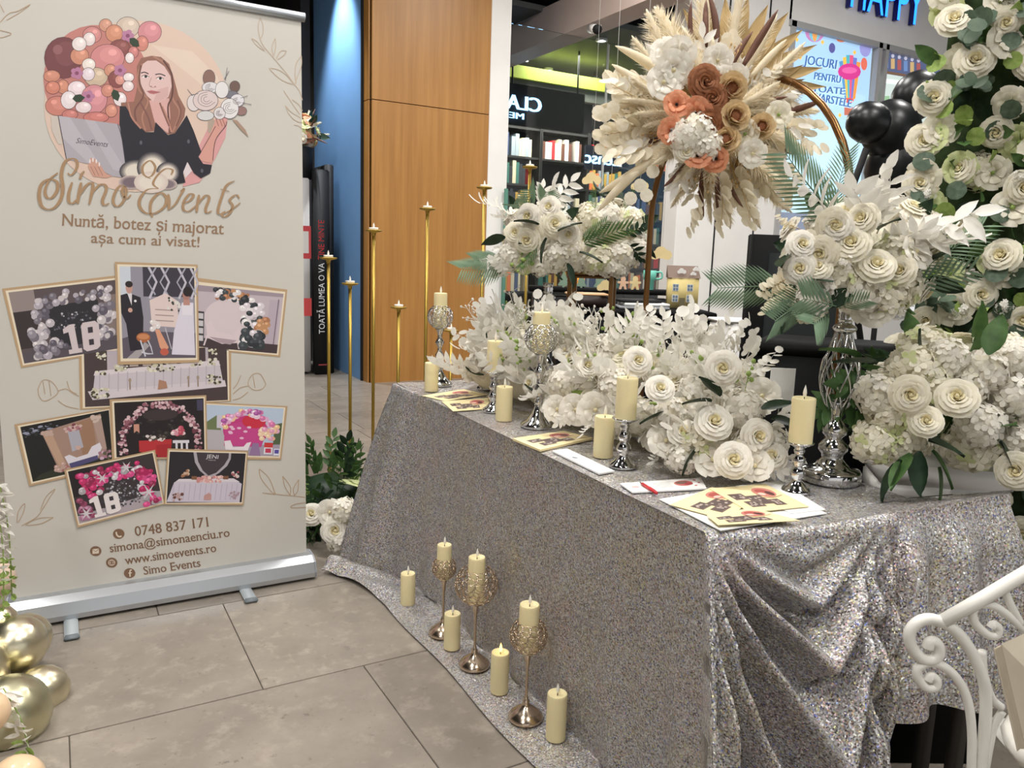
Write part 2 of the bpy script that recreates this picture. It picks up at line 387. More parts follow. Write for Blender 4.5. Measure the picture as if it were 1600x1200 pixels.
# window print (hot air balloon poster) in photograph pixels on the glass plane
pf = lambda x, y: onY(x, y, 6.05)
k = Ink(pf, (0, -1, 0), 0, 1e-4)
k.poly([(1240, 30), (1364, 62), (1342, 360), (1205, 352)], (168, 205, 240))
k.poly([(1236, 120), (1352, 150), (1340, 360), (1205, 352)], (176, 214, 242))
k.poly([(1232, 190), (1350, 205), (1340, 360), (1205, 352)], (190, 226, 245))
k.poly([(1205, 330), (1342, 340), (1340, 365), (1200, 358)], (120, 130, 150))
for x, y, rx, ry, c in ((1273, 50, 15, 16, (190, 130, 180)), (1273, 50, 9, 15, (120, 190, 210)), (1273, 50, 4, 15, (230, 160, 90)), (1315, 60, 9, 6, (215, 120, 70)), (1300, 75, 5, 8, (90, 90, 150)), (1352, 75, 9, 14, (150, 150, 210)), (1350, 100, 5, 10, (220, 110, 90))): k.ell(x, y, rx, ry, c)
for i, c in enumerate(((90, 150, 200), (235, 190, 80), (80, 175, 190), (225, 90, 130), (110, 120, 200), (240, 150, 70))):
    k.poly([(1311+i*5.5, 100-6*math.sin((i+.5)/6*PI)*2.4), (1317+i*5.5, 100-6*math.sin((i+.7)/6*PI)*2.4), (1323+i*2.6, 155), (1320+i*2.4, 155)], c)
k.ell(1327, 112, 18, 13, (205, 60, 140)); k.ell(1327, 110, 12, 5, (225, 100, 165)); k.rect(1319, 167, 1332, 180, (190, 110, 90)); k.ell(1326, 157, 8, 4, (220, 90, 80))
for x, y in ((1245, 62), (1285, 66), (1335, 82), (1262, 175), (1290, 165), (1312, 180), (1250, 90)): k.poly([(x, y-4), (x+3, y), (x, y+4), (x-3, y)], (235, 190, 90))
for body, a, b_, cp in (('JOCURI', (1255, 100), (1305, 108), 15), ('PENTRU', (1271, 124), (1312, 130), 12), ('TOATE', (1268, 143), (1318, 148), 11), ('VARSTELE', (1272, 157), (1328, 168), 13)):
    k.text(body, (a[0]+1, a[1]+1.5), (b_[0]+1, b_[1]+1.5), cp, (200, 225, 245), bold=1.2); k.text(body, a, b_, cp, (70, 110, 165), bold=1.0)
k.build('window_print', inkw, W2)
k = Ink(pf, (0, -1, 0), 0, 1e-4)
k.poly([(1369, 62), (1500, 95), (1480, 330), (1345, 330)], (205, 220, 215))
k.poly([(1369, 62), (1500, 95), (1498, 135), (1366, 112)], (86, 96, 130))
for i in range(7): k.rect(1372+i*10, 88+i*1.8, 1378+i*10, 104+i*1.8, ((170, 90, 90), (110, 140, 190), (200, 170, 120))[i % 3]); k.ell(1375+i*10, 84+i*1.8, 2.5, 3, (190, 190, 210))
k.poly([(1367, 108), (1500, 130), (1499, 133), (1366, 112)], (120, 90, 70))
k.poly([(1366, 121), (1430, 129), (1430, 134), (1365, 128)], (250, 255, 255)); k.poly([(1362, 150), (1390, 150), (1388, 176), (1360, 176)], (150, 190, 150))
k.build('window_print', inkw, W2)
# blue channel letters above the shop
neon = mat('blue_neon', (30, 70, 220), .3, emis=(30, 110, 255), es=3.0); neonb = mat('blue_return', (14, 20, 110), .4)
t = thing('shop_sign', 'glowing blue capital letters on the white fascia above the balloon poster', 'sign', onY(1375, 20, 5.95))
vs, fs = text_geo('HAPPY'); w = max(v[0] for v in vs)
pa, pb = onY(1326, 6, 5.93), onY(1440, 32, 5.93)
for dy, mm, nm in ((.06, neonb, 'letter_sides'), (0, neon, 'letter_faces')):
    mb = MB(); hgt = .42
    mb.add([(pa.x+(pb.x-pa.x)*v[0]/w, 5.93+dy, pa.z-.02+v[1]*hgt/.73) for v in vs], fs, True)
    if dy:
        for f in fs:
            for i in range(len(f)):
                a, b_ = vs[f[i]], vs[f[(i+1) % len(f)]]
                q = [(pa.x+(pb.x-pa.x)*v[0]/w, y_, pa.z-.02+v[1]*hgt/.73) for v, y_ in ((a, 5.935), (b_, 5.935), (b_, 5.99), (a, 5.99))]
                mb.add(q, [(0, 1, 2, 3)], True)
    mb.build(nm, mm, t, False)
# ================================================================== BOOK SHOP THINGS
t = thing('shop_header', 'black shop header board carrying pale blue reflected letters', 'sign board', onY(860, 190, 9.0))
a, b_ = onY(792, 128, 9.02), onY(912, 208, 9.02)
mb = MB(); mb.box(((a.x+b_.x)/2-.25, 9.06, (a.z+b_.z)/2), (b_.x-a.x+.5, .06, a.z-b_.z)); mb.build('board', blackm, t, False)
for x in (a.x+.1, b_.x-.1): mb = MB(); mb.tube([(x, 9.06, a.z-.05), (x, 9.06, 3.96)], .012, 6); mb.build('hanger', blackm, t)
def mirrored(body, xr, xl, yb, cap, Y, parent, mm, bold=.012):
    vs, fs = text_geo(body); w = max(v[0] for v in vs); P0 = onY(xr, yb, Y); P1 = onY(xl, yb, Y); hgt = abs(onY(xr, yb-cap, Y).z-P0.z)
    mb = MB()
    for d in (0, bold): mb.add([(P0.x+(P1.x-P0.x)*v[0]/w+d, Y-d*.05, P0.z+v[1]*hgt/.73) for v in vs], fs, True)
    return mb.build('reflected_lettering', mm, parent, False)
cool = mat('reflection_glow', (190, 225, 255), .3, emis=(150, 205, 255), es=2.6)
mirrored('CLAR', 845, 772, 176, 23, 9.0, t, cool, .025); mirrored('MEN', 819, 781, 187, 10, 9.0, t, cool)  # reflections in the shop glass, built as solid glowing letters
t = thing('reflected_sign', 'small pale blue reflected lettering, built solid before the bookshelves', 'sign', onY(940, 258, 9.8))
mirrored('Lensc', 968, 913, 260, 20, 9.8, t, cool, .02)  # stands in for a reflection in the glass; backing and hangers added
mb = MB(); p = onY(940, 258, 9.83); mb.box((p.x, 9.83, p.z+.09), (.62, .03, .34)); mb.build('backing', mat('deep_navy', (24, 28, 44), .5), t, False)
for dx in (-.2, .2): mb = MB(); mb.tube([(p.x+dx, 9.83, p.z+.2), (p.x+dx, 9.83, 3.96)], .006, 6); mb.build('hanger', blackm, t)

shelfm = mat('black_shelf', (34, 32, 32), .55, var=.1, scale=10)
bookc = [(200, 40, 46), (228, 222, 212), (70, 84, 120), (190, 150, 70), (40, 44, 50), (150, 160, 168), (226, 120, 70), (96, 60, 48), (214, 200, 170), (60, 110, 100)]
bm_ = []
for i, c in enumerate(bookc):
    mb = MB(); mb.box((0, 0, .5), (1, 1, 1)); bm_.append(mb.mesh('book', mat('book_%d' % i, c, .5, var=.08, scale=30), False))
rng = random.Random(11)
X0, YB = 5.6, 10.5
COLW = .86; ROWS = [.35, .75, 1.15, 1.55, 1.95, 2.35, 2.75]
for cidx in range(4):
    xa = X0 + cidx*(COLW+.02)
    t = thing('bookcase', ['tall black bookcase at the shop corner beside the white post', 'tall black bookcase under the mirrored header board', 'tall black bookcase behind the small reflected sign', 'tall black bookcase beside the white shop wall'][cidx], 'bookcase', (xa+COLW/2, YB, 0), group='bookcases in the book shop')
    mb = MB(); mb.box((xa+COLW/2, YB+.3, 1.6), (COLW, .03, 3.2)); mb.build('back_panel', shelfm, t, False)
    for s in (0, COLW): mb = MB(); mb.box((xa+s, YB+.14, 1.6), (.03, .32, 3.2)); mb.build('side_panel', shelfm, t, False)
    for z in ROWS+[3.17]: mb = MB(); mb.box((xa+COLW/2, YB+.14, z-.015), (COLW-.03, .3, .03)); mb.build('shelf', shelfm, t, False)
    for zi, z in enumerate(ROWS):
        x = xa+.03; cset = rng.sample(range(len(bookc)), 4)
        if zi < 1 or rng.random() < .12: continue
        n = 0
        while x < xa+COLW-.09 and n < 11:
            w = rng.uniform(.04, .075); hgt = rng.uniform(.24, .33)
            if rng.random() < .9:
                ci = rng.choice(cset)
                o = link(bm_[ci], 'book', None, M.Translation((x+w/2, YB+.1, z+.001)) @ M.Diagonal((w*.94, .2, hgt, 1)))
                cn = ['red', 'off white', 'dark blue', 'ochre', 'black', 'grey', 'orange', 'brown', 'cream', 'green'][ci]
                tag(o, '%s book on the %s shelf up, bookcase %s' % (cn, ['first', 'second', 'third', 'fourth', 'fifth', 'sixth', 'seventh'][zi], ['beside the white post', 'under the mirrored header board', 'behind the small reflected sign', 'beside the white shop wall'][cidx]), 'book', 'books on the shop shelves'); n += 1
            x += w
# security camera on the bulkhead
p = onX(932, 46, 4.82); t = thing('security_camera', 'white bullet security camera with dark lens hood on the pale bulkhead', 'security camera', p)
d = V((-.5, -.8, -.25)).normalized()
mb = MB(); mb.tube([p+V((0, .1, .03)), p+d*.12], .045, 12); hs = mb.build('housing', whitep, t)
mb = MB(); mb.tube([p+d*.118, p+d*.17], .047, 12); mb.build('lens_hood', blackm, hs)
mb = MB(); mb.tube([p, p+V((.06, .02, .05)), p+V((.07, .02, 0.0))], .014, 8); mb.build('bracket', whitep, t)

# giant book shaped kiosk beside the blue wall with a bouquet in a black pot
bx, by = 2.36, 7.98
t = thing('book_kiosk', 'giant black book shaped stand with white and red spine lettering against the blue wall', 'display stand', (bx-.2, by, 0))
mb = MB(); mb.box((bx-.26, by+.20, 1.0), (.30, .36, 1.94), bev=.01); mb.build('pages', mat('kiosk_pages', (214, 210, 206), .6, var=.05, scale=8), t)
mb = MB(); mb.box((bx+.0, by+.02, 1.03), (.16, .10, 2.06), bev=.012); mb.build('spine', blackm, t)
mb = MB(); mb.box((bx+.10, by+.28, 1.06), (.08, .5, 2.12), bev=.01); mb.build('cover', blackm, t)
mb = MB(); mb.box((bx-.44, by+.2, 1.03), (.05, .4, 2.06), bev=.01); mb.build('cover', blackm, t)
kk = Ink(lambda x, y: V((bx-.08+x*.16, by-.033, .02+(1-y)*2.02)), (0, -1, 0), 0, 1e-4)
def vtext(body, y0, y1, x, cap, c):      # reads upward along the spine
    vs, fs = text_geo(body); w = max(v[0] for v in vs)
    kk.m.col = c; kk.m.add([kk.P(x-v[1]*cap/.73, y0+(y1-y0)*v[0]/w) for v in vs], fs, True)
vtext('TOATĂ LUMEA O VA', .80, .445, .62, .40, (236, 236, 236)); vtext('ȚINE MINTE', .43, .235, .62, .40, (190, 40, 44))
kk.rect(.2, .955, .8, .962, (150, 60, 60)); kk.build('spine_lettering', ink, t)
kk = Ink(lambda x, y: V((bx-.40+x*.3, by+.018, .1+(1-y)*1.8)), (0, -1, 0), 0, 1e-4)
kk.rect(.2, .22, 1, .40, (190, 60, 66)); kk.rect(.28, .25, .92, .37, (214, 210, 206)); kk.build('printed_band', ink, t)
kk = Ink(kk.fn, (0, -1, 0), 0, 1e-4); kk.rect(.2, .62, 1, .72, (200, 70, 70)); kk.build('printed_band', ink, t)
# ================================================================== FLOWER LIBRARY (z looks outward, radius about 1)
def petal_mat(name, c, c2=None, tr=.28, rough=.6):
    if name in MATS: return MATS[name]
    m = bpy.data.materials.new(name); m.use_nodes = True; nt = m.node_tree; N = nt.nodes; L = nt.links; b = N['Principled BSDF']
    tc = N.new('ShaderNodeTexCoord'); n = N.new('ShaderNodeTexNoise'); n.inputs['Scale'].default_value = 3.5; n.inputs['Detail'].default_value = 5; L.new(tc.outputs['Object'], n.inputs['Vector'])
    r = N.new('ShaderNodeValToRGB'); r.color_ramp.elements[0].position = .32; r.color_ramp.elements[1].position = .68
    a = lin(c); bb = lin(c2) if c2 else tuple(v*.86 for v in a)
    r.color_ramp.elements[0].color = (*bb, 1); r.color_ramp.elements[1].color = (*a, 1); L.new(n.outputs[0], r.inputs[0]); L.new(r.outputs[0], b.inputs['Base Color'])
    b.inputs['Roughness'].default_value = rough; b.inputs['Specular IOR Level'].default_value = .25
    t = N.new('ShaderNodeBsdfTranslucent'); L.new(r.outputs[0], t.inputs[0]); ms = N.new('ShaderNodeMixShader'); ms.inputs[0].default_value = tr
    L.new(b.outputs[0], ms.inputs[1]); L.new(t.outputs[0], ms.inputs[2]); L.new(ms.outputs[0], N['Material Output'].inputs[0])
    MATS[name] = m; return m
pWhite = petal_mat('petal_white', (248, 245, 236), (238, 232, 218))
pIvory = petal_mat('petal_ivory', (247, 242, 228), (236, 230, 206))
pCream = petal_mat('petal_heart', (244, 236, 204), (234, 222, 176))
pGreenish = petal_mat('petal_green_white', (226, 232, 184), (204, 214, 150))
pSnow = petal_mat('foliage_white', (246, 244, 238), (232, 228, 218), tr=.35)
pBeige = petal_mat('petal_beige', (226, 204, 164), (206, 178, 132))
pBrown = petal_mat('petal_brown', (176, 120, 84), (146, 92, 62))
pPeach = petal_mat('petal_peach', (240, 176, 140), (226, 150, 112))
pGreen = petal_mat('leaf_green', (82, 112, 62), (58, 88, 48), tr=.15, rough=.45)
pDark = petal_mat('leaf_dark', (40, 60, 40), (28, 44, 30), tr=.1, rough=.4)
pEuc = petal_mat('leaf_eucalyptus', (96, 112, 92), (66, 84, 68), tr=.15, rough=.5)
pLime = petal_mat('leaf_lime', (168, 190, 110), (134, 162, 80), tr=.2)
pFrond = petal_mat('leaf_frond', (128, 152, 124), (100, 126, 100), tr=.15)
pPampas = petal_mat('plume_cream', (248, 240, 220), (238, 226, 198), tr=.4)
pTail = petal_mat('plume_brown', (128, 92, 76), (98, 66, 54), tr=.15)
pDry = petal_mat('dried_palm', (186, 160, 112), (160, 134, 88), tr=.2)
pStraw = petal_mat('dried_straw', (216, 186, 132), (196, 160, 104), tr=.2)
pLun = petal_mat('lunaria', (250, 245, 230), (240, 230, 206), tr=.4)

def petal(mb, a0, rt, ht, hw, curl=.12, r0=.1, z0=0.0, nu=4, nv=4, ruf=0.0, ph=0.0):
    def fn(u, v):
        uu = u*2-1
        w = hw*(.45+.55*min(1, v*1.6)**.6)*(1-.22*v**6)
        a = a0 + uu*w
        r = r0 + (rt-r0)*v**.75 + curl*v**4*(1-.3*uu*uu) + .05*uu*v
        z = z0 + ht*math.sin(min(1, v)*PI/2) - curl*.7*v**6 - .07*uu*uu*v*ht + ruf*math.sin(uu*5+ph)*v
        return (r*math.cos(a), r*math.sin(a), z)
    mb.grid(fn, nu, nv)
def rose(openness=1.0, seed=1, heart=True):
    g = random.Random(seed); mb = MB()
    mb.cur = 1 if heart else 0
    mb.lathe([(.02, .1), (.12, .3), (.13, .62), (.07, .74), (0.0, .72)], 8)
    for i in range(3): petal(mb, i*2.1+.3, .17, .80, 1.3, .02, .08)
    for i in range(3): petal(mb, i*2.1+1.1, .27, .80, 1.15, .04, .1)
    mb.cur = 0
    for i in range(4): petal(mb, i*PI/2+.4, .40, .78, .95, .07, .12)
    for i in range(5): petal(mb, i*2*PI/5+.1+g.random()*.2, .57*openness, .74, .92, .12, .13)
    for i in range(5): petal(mb, i*2*PI/5+.7+g.random()*.2, .74*openness, .64, .95, .15, .14, ruf=.02, ph=i)
    for i in range(6): petal(mb, i*2*PI/6+.2+g.random()*.2, .88*openness, .46, .88, .18, .14, z0=-.05, ruf=.03, ph=i*2)
    return mb
ROSES = [rose(1.0, s).mesh('rose', [pWhite, pCream]) for s in (1, 2)]
ROSEI = [rose(1.0, s).mesh('rose', [pIvory, pCream]) for s in (3, 4)]
ROSEB = rose(.72, 5, False).mesh('rosebud', [pWhite])
ROSEBR = rose(1.0, 6, False).mesh('rose', [pBrown])
def ranunc():
    mb = MB()
    mb.cur = 1; mb.lathe([(0, .3), (.25, .35), (.3, .55), (.2, .66), (0, .6)], 10)
    for i in range(14): petal(mb, i*.9, .22+.012*i, .66, .5, .02, .1, nu=2, nv=3)
    mb.cur = 0
    for k, (n, rt, ht) in enumerate(((4, .55, .95), (5, .72, .86), (5, .88, .66), (5, .95, .45))):
        for i in range(n): petal(mb, i*2*PI/n+k*.5, rt, ht, .85, -.12 if k < 2 else .02, .15, ruf=.02, ph=i)
    return mb.mesh('ranunculus', [pBeige, pBrown])
RANUNC = ranunc()
def blossom(n, mat_, cmat, name, ht=.35, hw=.62, ruf=.06):
    mb = MB()
    for i in range(n): petal(mb, i*2*PI/n, .95, ht, hw, .1, .05, ruf=ruf, ph=i*1.7)
    for i in range(n-1): petal(mb, i*2*PI/(n-1)+.4, .62, ht*1.2, hw, .05, .05, ruf=ruf, ph=i)
    mb.cur = 1; mb.ball((0, 0, .22), .13, 8, 5)
    return mb.mesh(name, [mat_, cmat])
BLOS = blossom(6, pWhite, pCream, 'blossom'); BLOSI = blossom(6, pIvory, pLime, 'blossom')
POPPY = blossom(5, pPeach, blackm, 'poppy', .5, .8, .05)
BLOSG = blossom(6, pGreenish, pLime, 'blossom', .4)
def hydrangea(seed, m1, m2):
    g = random.Random(seed); mb = MB(); n = 46
    for i in range(n):
        z = 1-1.45*(i+.5)/n; q = i*2.39996+g.random()*.4; rr = math.sqrt(max(0, 1-z*z)); d = V((rr*math.cos(q), rr*math.sin(q), z))
        mt_ = frame_mt(d*(.80+.12*g.random()), d+V((g.uniform(-.3, .3), g.uniform(-.3, .3), g.uniform(-.3, .3))), g.random()*3, .30); mb.cur = 1 if g.random() < .15 else 0
        for k in range(4):
            a = k*PI/2; pts = []
            for (r, w, z_) in ((0, 0, 0), (.5, -.42, .1), (.95, -.30, .05), (1.05, 0, .14), (.95, .30, .05), (.5, .42, .1)):
                pts.append(mt_ @ V((r*math.cos(a)-w*math.sin(a), r*math.sin(a)+w*math.cos(a), z_)))
            mb.add(pts, [(0, 1, 2, 3), (0, 3, 4, 5)])
    mb.cur = 0; mb.ball((0, 0, 0), .72, 10, 6)
    return mb.mesh('hydrangea', [m1, m2])
HYD = [hydrangea(1, pWhite, pIvory), hydrangea(2, pIvory, pGreenish), hydrangea(3, pWhite, pWhite)]
def leaf_into(mb, base, d, up, ln, wd, curl=.25, nu=2, nv=4, tip=1.0):
    base = V(base); d = V(d).normalized(); up = V(up); x = d.cross(up)
    if x.length < 1e-5: x = d.cross(V((1, 0, 0)))
    x.normalize(); n = x.cross(d)
    def fn(u, v):
        uu = u*2-1; w = wd*math.sin(PI*min(1, v**.85*.97+.03))**(.8)*(1 if v < 1 else 0)
        return base + d*(ln*v) + x*(uu*w*.5) + n*(-curl*ln*v*v + .12*wd*abs(uu))
    mb.grid(fn, nu, nv)
def leafmesh(m_, name='leaf', wd=.5, curl=.2):
    mb = MB(); leaf_into(mb, (0, 0, 0), (0, 0, 1), (0, 1, 0), 1, wd, curl, 2, 6); return mb.mesh(name, [m_])
LEAFG = leafmesh(pGreen); LEAFD = leafmesh(pDark, wd=.55); LEAFL = leafmesh(pLime, wd=.6); LEAFW = leafmesh(pSnow, wd=.34, curl=.35)
def disc_leaf(m_):
    mb = MB(); n = 10
    mb.add([(0, 0, 0)]+[(.5*math.cos(2*PI*i/n), .5*math.sin(2*PI*i/n), .05*math.cos(4*PI*i/n)) for i in range(n)], [(0, 1+i, 1+(i+1) % n) for i in range(n)]); return mb.mesh('round_leaf', [m_])
DISCE = disc_leaf(pEuc); DISCL = disc_leaf(pLime); DISCD = disc_leaf(pDark); DISCLUN = disc_leaf(pLun)
def sprig(m_, seed, nl=9, ln=.36, wd=.12, bend=.25, stem=None, name='leaf_sprig', disc=False):
    g = random.Random(seed); mb = MB(); path = [V((bend*t*t, 0, t)) for t in [i/8 for i in range(9)]]
    mb.cur = 1 if stem else 0; mb.tube(path, [.012-.008*i/8 for i in range(9)], 5); mb.cur = 0
    for i in range(nl):
        t = .18+.8*i/(nl-1); b = V((bend*t*t, 0, t)); s = 1 if i % 2 else -1
        d = V((.3*g.uniform(-1, 1), s*.75, .75 if not disc else .5)) if i < nl-1 else V((bend, 0, 1))
        l = ln*(1-.35*abs(t-.45))
        if disc:
            c = b+d.normalized()*l*.55; up = V((g.uniform(-.6, .6)+.8, g.uniform(-.5, .5), .3)).normalized(); x = up.orthogonal().normalized(); y = up.cross(x); n = 9
            mb.add([c]+[c+(x*math.cos(2*PI*j/n)+y*math.sin(2*PI*j/n))*l*.5 for j in range(n)], [(0, 1+j, 1+(j+1) % n) for j in range(n)])
        else: leaf_into(mb, b, d, (1, 0, .1), l, wd*g.uniform(.8, 1.2), .2, 2, 4)
    return mb.mesh(name, [m_, stem or m_])
SPW = [sprig(pSnow, s, 9, .42, .17, .3) for s in (1, 2)]; SPG = sprig(pGreen, 3, 9, .42, .17, .3); SPD = sprig(pDark, 4, 7, .5, .24, .2)
SPWD = sprig(pSnow, 5, 11, .30, .2, .3, disc=True); SPLUN = sprig(pLun, 6, 15, .25, .3, .2, stem=pStraw, disc=True, name='lunaria_sprig'); SPEUC = sprig(pEuc, 7, 9, .36, .3, .3, disc=True, stem=pLime)
def berries(m_, seed, k=9, r=.05):
    g = random.Random(seed); mb = MB(); mb.cur = 1; mb.tube([(0, 0, 0), (.03, 0, .5), (.1, 0, 1)], .008, 5)
    for i in range(k):
        t = .3+.7*i/k; b = V((.1*t*t, 0, t)); e = b+V((g.uniform(-.22, .22), g.uniform(-.22, .22), .12)); mb.cur = 1; mb.tube([b, e], .006, 4); mb.cur = 0; mb.ball(e, r*g.uniform(.7, 1.2), 7, 5, d=(1, 1, 1.2))
    return mb.mesh('berry_sprig', [m_, m_])
BERW = berries(pSnow, 1, 14, .03); BERG = berries(pLime, 2, 7, .06)
def frond(m_, n=17, ln=.42, wd=.026, bend=.35):
    mb = MB(); P = lambda t: V((bend*t*t, 0, t)); mb.tube([P(i/8) for i in range(9)], [.014-.010*i/8 for i in range(9)], 5)
    for i in range(n):
        t = .15+.83*i/(n-1)
        for s in (-1, 1): leaf_into(mb, P(t), V((bend*t, s*.8, .75)), (1, 0, 0), ln*(1-.55*abs(t-.4)), wd, .22, 1, 4)
    return mb.mesh('palm_frond', [m_])
FROND = frond(pFrond); FRONDG = frond(pGreen, 10, .45, .05); FRONDS = frond(pFrond, 8, .6, .055)
def plume(m_, seed, rad, n=520, name='pampas_plume', core=.35):
    g = random.Random(seed); mb = MB(); P = lambda t: V((.14*t*t, 0, t)); prof = lambda t: rad*math.sin(PI*min(1, .06+t*.94))**.6
    mb.tube([P(i/10) for i in range(11)], [prof(i/10)*core*(1 if i < 10 else .1)+.004 for i in range(11)], 8)
    for i in range(n):
        t = g.random()**.9; q = g.random()*2*PI; d = V((math.cos(q), math.sin(q), g.uniform(.9, 1.9))).normalized(); b = P(t*.95); l = prof(t)*g.uniform(.9, 1.9); x = d.cross(V((g.uniform(-1, 1), g.uniform(-1, 1), .2))).normalized()*(rad*.05)
        mb.add([b-x, b+x, b+d*l+V((0, 0, .02))], [(0, 1, 2)])
    return mb.mesh(name, [m_])
PAMP = [plume(pPampas, 1, .13), plume(pPampas, 2, .10)]; TAIL = plume(pTail, 3, .06, 160, 'grass_tail', .6); TAILC = plume(pPampas, 4, .075, 160, 'grass_tail', .7)
def spearfan(m_):
    mb = MB(); n = 11
    for i in range(n):
        a = (i/(n-1)-.5)*2.3; leaf_into(mb, (0, 0, .15), (math.sin(a), .03*(-1)**i, math.cos(a)), (0, 1, 0), .85, .15, .02, 2, 5)
    mb.tube([(0, 0, -.2), (0, 0, .2)], .02, 6); return mb.mesh('dried_palm_fan', [m_])
FAN = spearfan(pDry)
def straw(m_, seed):
    g = random.Random(seed); mb = MB()
    for i in range(26):
        d = V((g.uniform(-.4, .4), g.uniform(-.4, .4), 1)).normalized(); l = g.uniform(.6, 1); mb.tube([(0, 0, 0), d*l], .006, 4); mb.ball(d*l, .022, 5, 4, d=(1, 1, 1.8))
    return mb.mesh('dried_grass', [m_])
STRAW = straw(pStraw, 1)
def floret_cluster(m_, seed):
    g = random.Random(seed); mb = MB()
    for i in range(14):
        d = V((g.uniform(-1, 1), g.uniform(-1, 1), g.uniform(.1, 1))).normalized(); c = d*g.uniform(.5, 1); mt_ = frame_mt(c, d, g.random()*3, .3)
        for k in range(5):
            a = k*2*PI/5; mb.add([mt_@V((0, 0, 0)), mt_@V((.7*math.cos(a-.5), .7*math.sin(a-.5), .1)), mt_@V((math.cos(a), math.sin(a), .15)), mt_@V((.7*math.cos(a+.5), .7*math.sin(a+.5), .1))], [(0, 1, 2, 3)])
        mb.tube([(0, 0, 0), c], .012, 3)
    return mb.mesh('floret_cluster', [m_])
FLOR = floret_cluster(pSnow, 1); FLORL = floret_cluster(pLime, 2)
def spread(n, g, zmin=-.4):
    out = []
    for i in range(n):
        z = 1-(1-zmin)*(i+.5)/n; q = i*2.39996+g.random()*.5; r = math.sqrt(max(0, 1-z*z)); out.append(V((r*math.cos(q), r*math.sin(q), z)))
    g.shuffle(out); return out
def bunch(parent, c, rad, items, seed, zmin=-.4, lean=(0, 0, 0)):
    """items: (mesh(es), name, count, size lo, size hi, radial factor, outward?)"""
    g = random.Random(seed); c = V(c)
    for me, name, n, lo, hi, k in items:
        for d in spread(n, g, zmin):
            d = (d + V((g.uniform(-.18, .18), g.uniform(-.18, .18), g.uniform(-.18, .18))) + V(lean)*.3).normalized()
            p = c + V((d.x*rad[0], d.y*rad[1], d.z*rad[2]))*k*g.uniform(.92, 1.06)
            m_ = g.choice(me) if isinstance(me, list) else me
            nd = V((d.x/rad[0], d.y/rad[1], d.z/rad[2])).normalized() + V((g.uniform(-.2, .2), g.uniform(-.2, .2), g.uniform(-.2, .2)))
            place(m_, name, parent, p, nd, g.random()*6.28, g.uniform(lo, hi))
TOCAM = lambda p: (CC-V(p)).normalized()
# ================================================================== ROLL-UP BANNER
BY = 2.955; BX0, BX1 = -0.178, 0.812
BAN = thing('rollup_banner', 'tall cream roll-up banner with portrait, event photographs and contact lines on an aluminium base', 'banner', ((BX0+BX1)/2, BY, 0))
alu = mat('banner_aluminium', (196, 200, 205), .32, .75, var=.04, scale=5)
canvas = mat('banner_canvas', (206, 202, 193), .55, var=.025, scale=2.5)
mb = MB(); mb.box(((BX0+BX1)/2, BY+.002, 1.07), (BX1-BX0-.012, .003, 1.98)); mb.build('canvas', canvas, BAN, False)
mb = MB(); prof = [(-.075, .012), (-.078, .03), (-.062, .068), (-.03, .086), (.02, .09), (.075, .075), (.08, .02), (.07, .008)]
n = len(prof); vs = [(x, BY+a, z) for x in (BX0-.008, BX1+.008) for a, z in prof]
mb.add(vs, [(i, i+1, n+i+1, n+i) for i in range(n-1)]+[(n-1, 0, n, 2*n-1)], True); mb.build('cassette', alu, BAN)
capm = mat('cap_grey', (150, 154, 160), .4)
for x in (BX0-.010, BX1+.010):
    mb = MB(); mb.add([(x+s*.004, BY+a, z) for s in (-1, 1) for a, z in prof], [tuple(range(n)), tuple(range(2*n-1, n-1, -1))]+[(i, n+i, n+(i+1) % n, (i+1) % n) for i in range(n)], True); mb.build('end_cap', capm, BAN)
mb = MB(); mb.tube([(BX0, BY, 2.075), (BX1+.006, BY, 2.075)], .016, 12); mb.build('top_bar', alu, BAN)
mb = MB(); mb.tube([((BX0+BX1)/2, BY+.03, .05), ((BX0+BX1)/2, BY+.03, 2.06)], .009, 8); mb.build('support_pole', alu, BAN)
for x, y0, y1 in ((112, 962, 1000), (393, 912, 942)):
    p = onz(x, y1-4, .01); mb = MB(); mb.box((p.x, (p.y+BY+.12)/2+.01, .008), (.042, BY+.12-p.y, .012), bev=.004); ft = mb.build('foot', mat('foot_grey', (176, 184, 188), .45), BAN)
    mb = MB(); mb.box((p.x, p.y+.006, .0075), (.046, .022, .015), bev=.004); mb.build('foot_cap', mat('foot_cap', (120, 128, 132), .5), ft)

bp = lambda x, y: onY(x, y, BY)
gold = (170, 138, 104); goldd = (150, 118, 88); txt = (150, 120, 94); txt2 = (128, 98, 76)
def banner_ink(base): return Ink(bp, (0, -1, 0), base)
k = banner_ink(.0006)
def flush(name, base):
    global k
    k.build(name, ink, BAN); k = banner_ink(base)
def leafout(pts, w=1.1, c=(196, 176, 156)): k.line(pts, w, c)
# line drawn twigs
def o5(x, y): return (380+x/6, 20+y/6)
for L_ in ([(160, 45), (140, 130), (155, 230), (190, 310), (290, 430), (400, 560), (480, 670), (530, 740), (555, 820)], [(160, 45), (185, 120), (185, 190), (165, 240)], [(80, 240), (130, 270), (180, 330), (200, 350)], [(80, 240), (120, 300), (200, 360)], [(300, 240), (268, 320), (285, 420)], [(300, 240), (305, 310), (290, 400)], [(405, 358), (350, 360), (310, 430)], [(405, 358), (380, 400), (320, 440)],
           [(240, 520), (320, 530), (400, 580), (470, 660)], [(240, 520), (320, 600), (400, 650), (480, 670)], [(545, 405), (500, 470), (485, 560), (495, 660)], [(545, 405), (545, 500), (500, 620), (490, 670)], [(380, 730), (420, 790), (480, 880), (530, 950)], [(395, 870), (430, 950), (490, 1010), (555, 1030)], [(395, 870), (450, 930), (540, 985)], [(460, 815), (520, 860), (555, 920)], [(475, 1052), (520, 1060), (553, 1090)]): leafout([o5(*p) for p in L_])
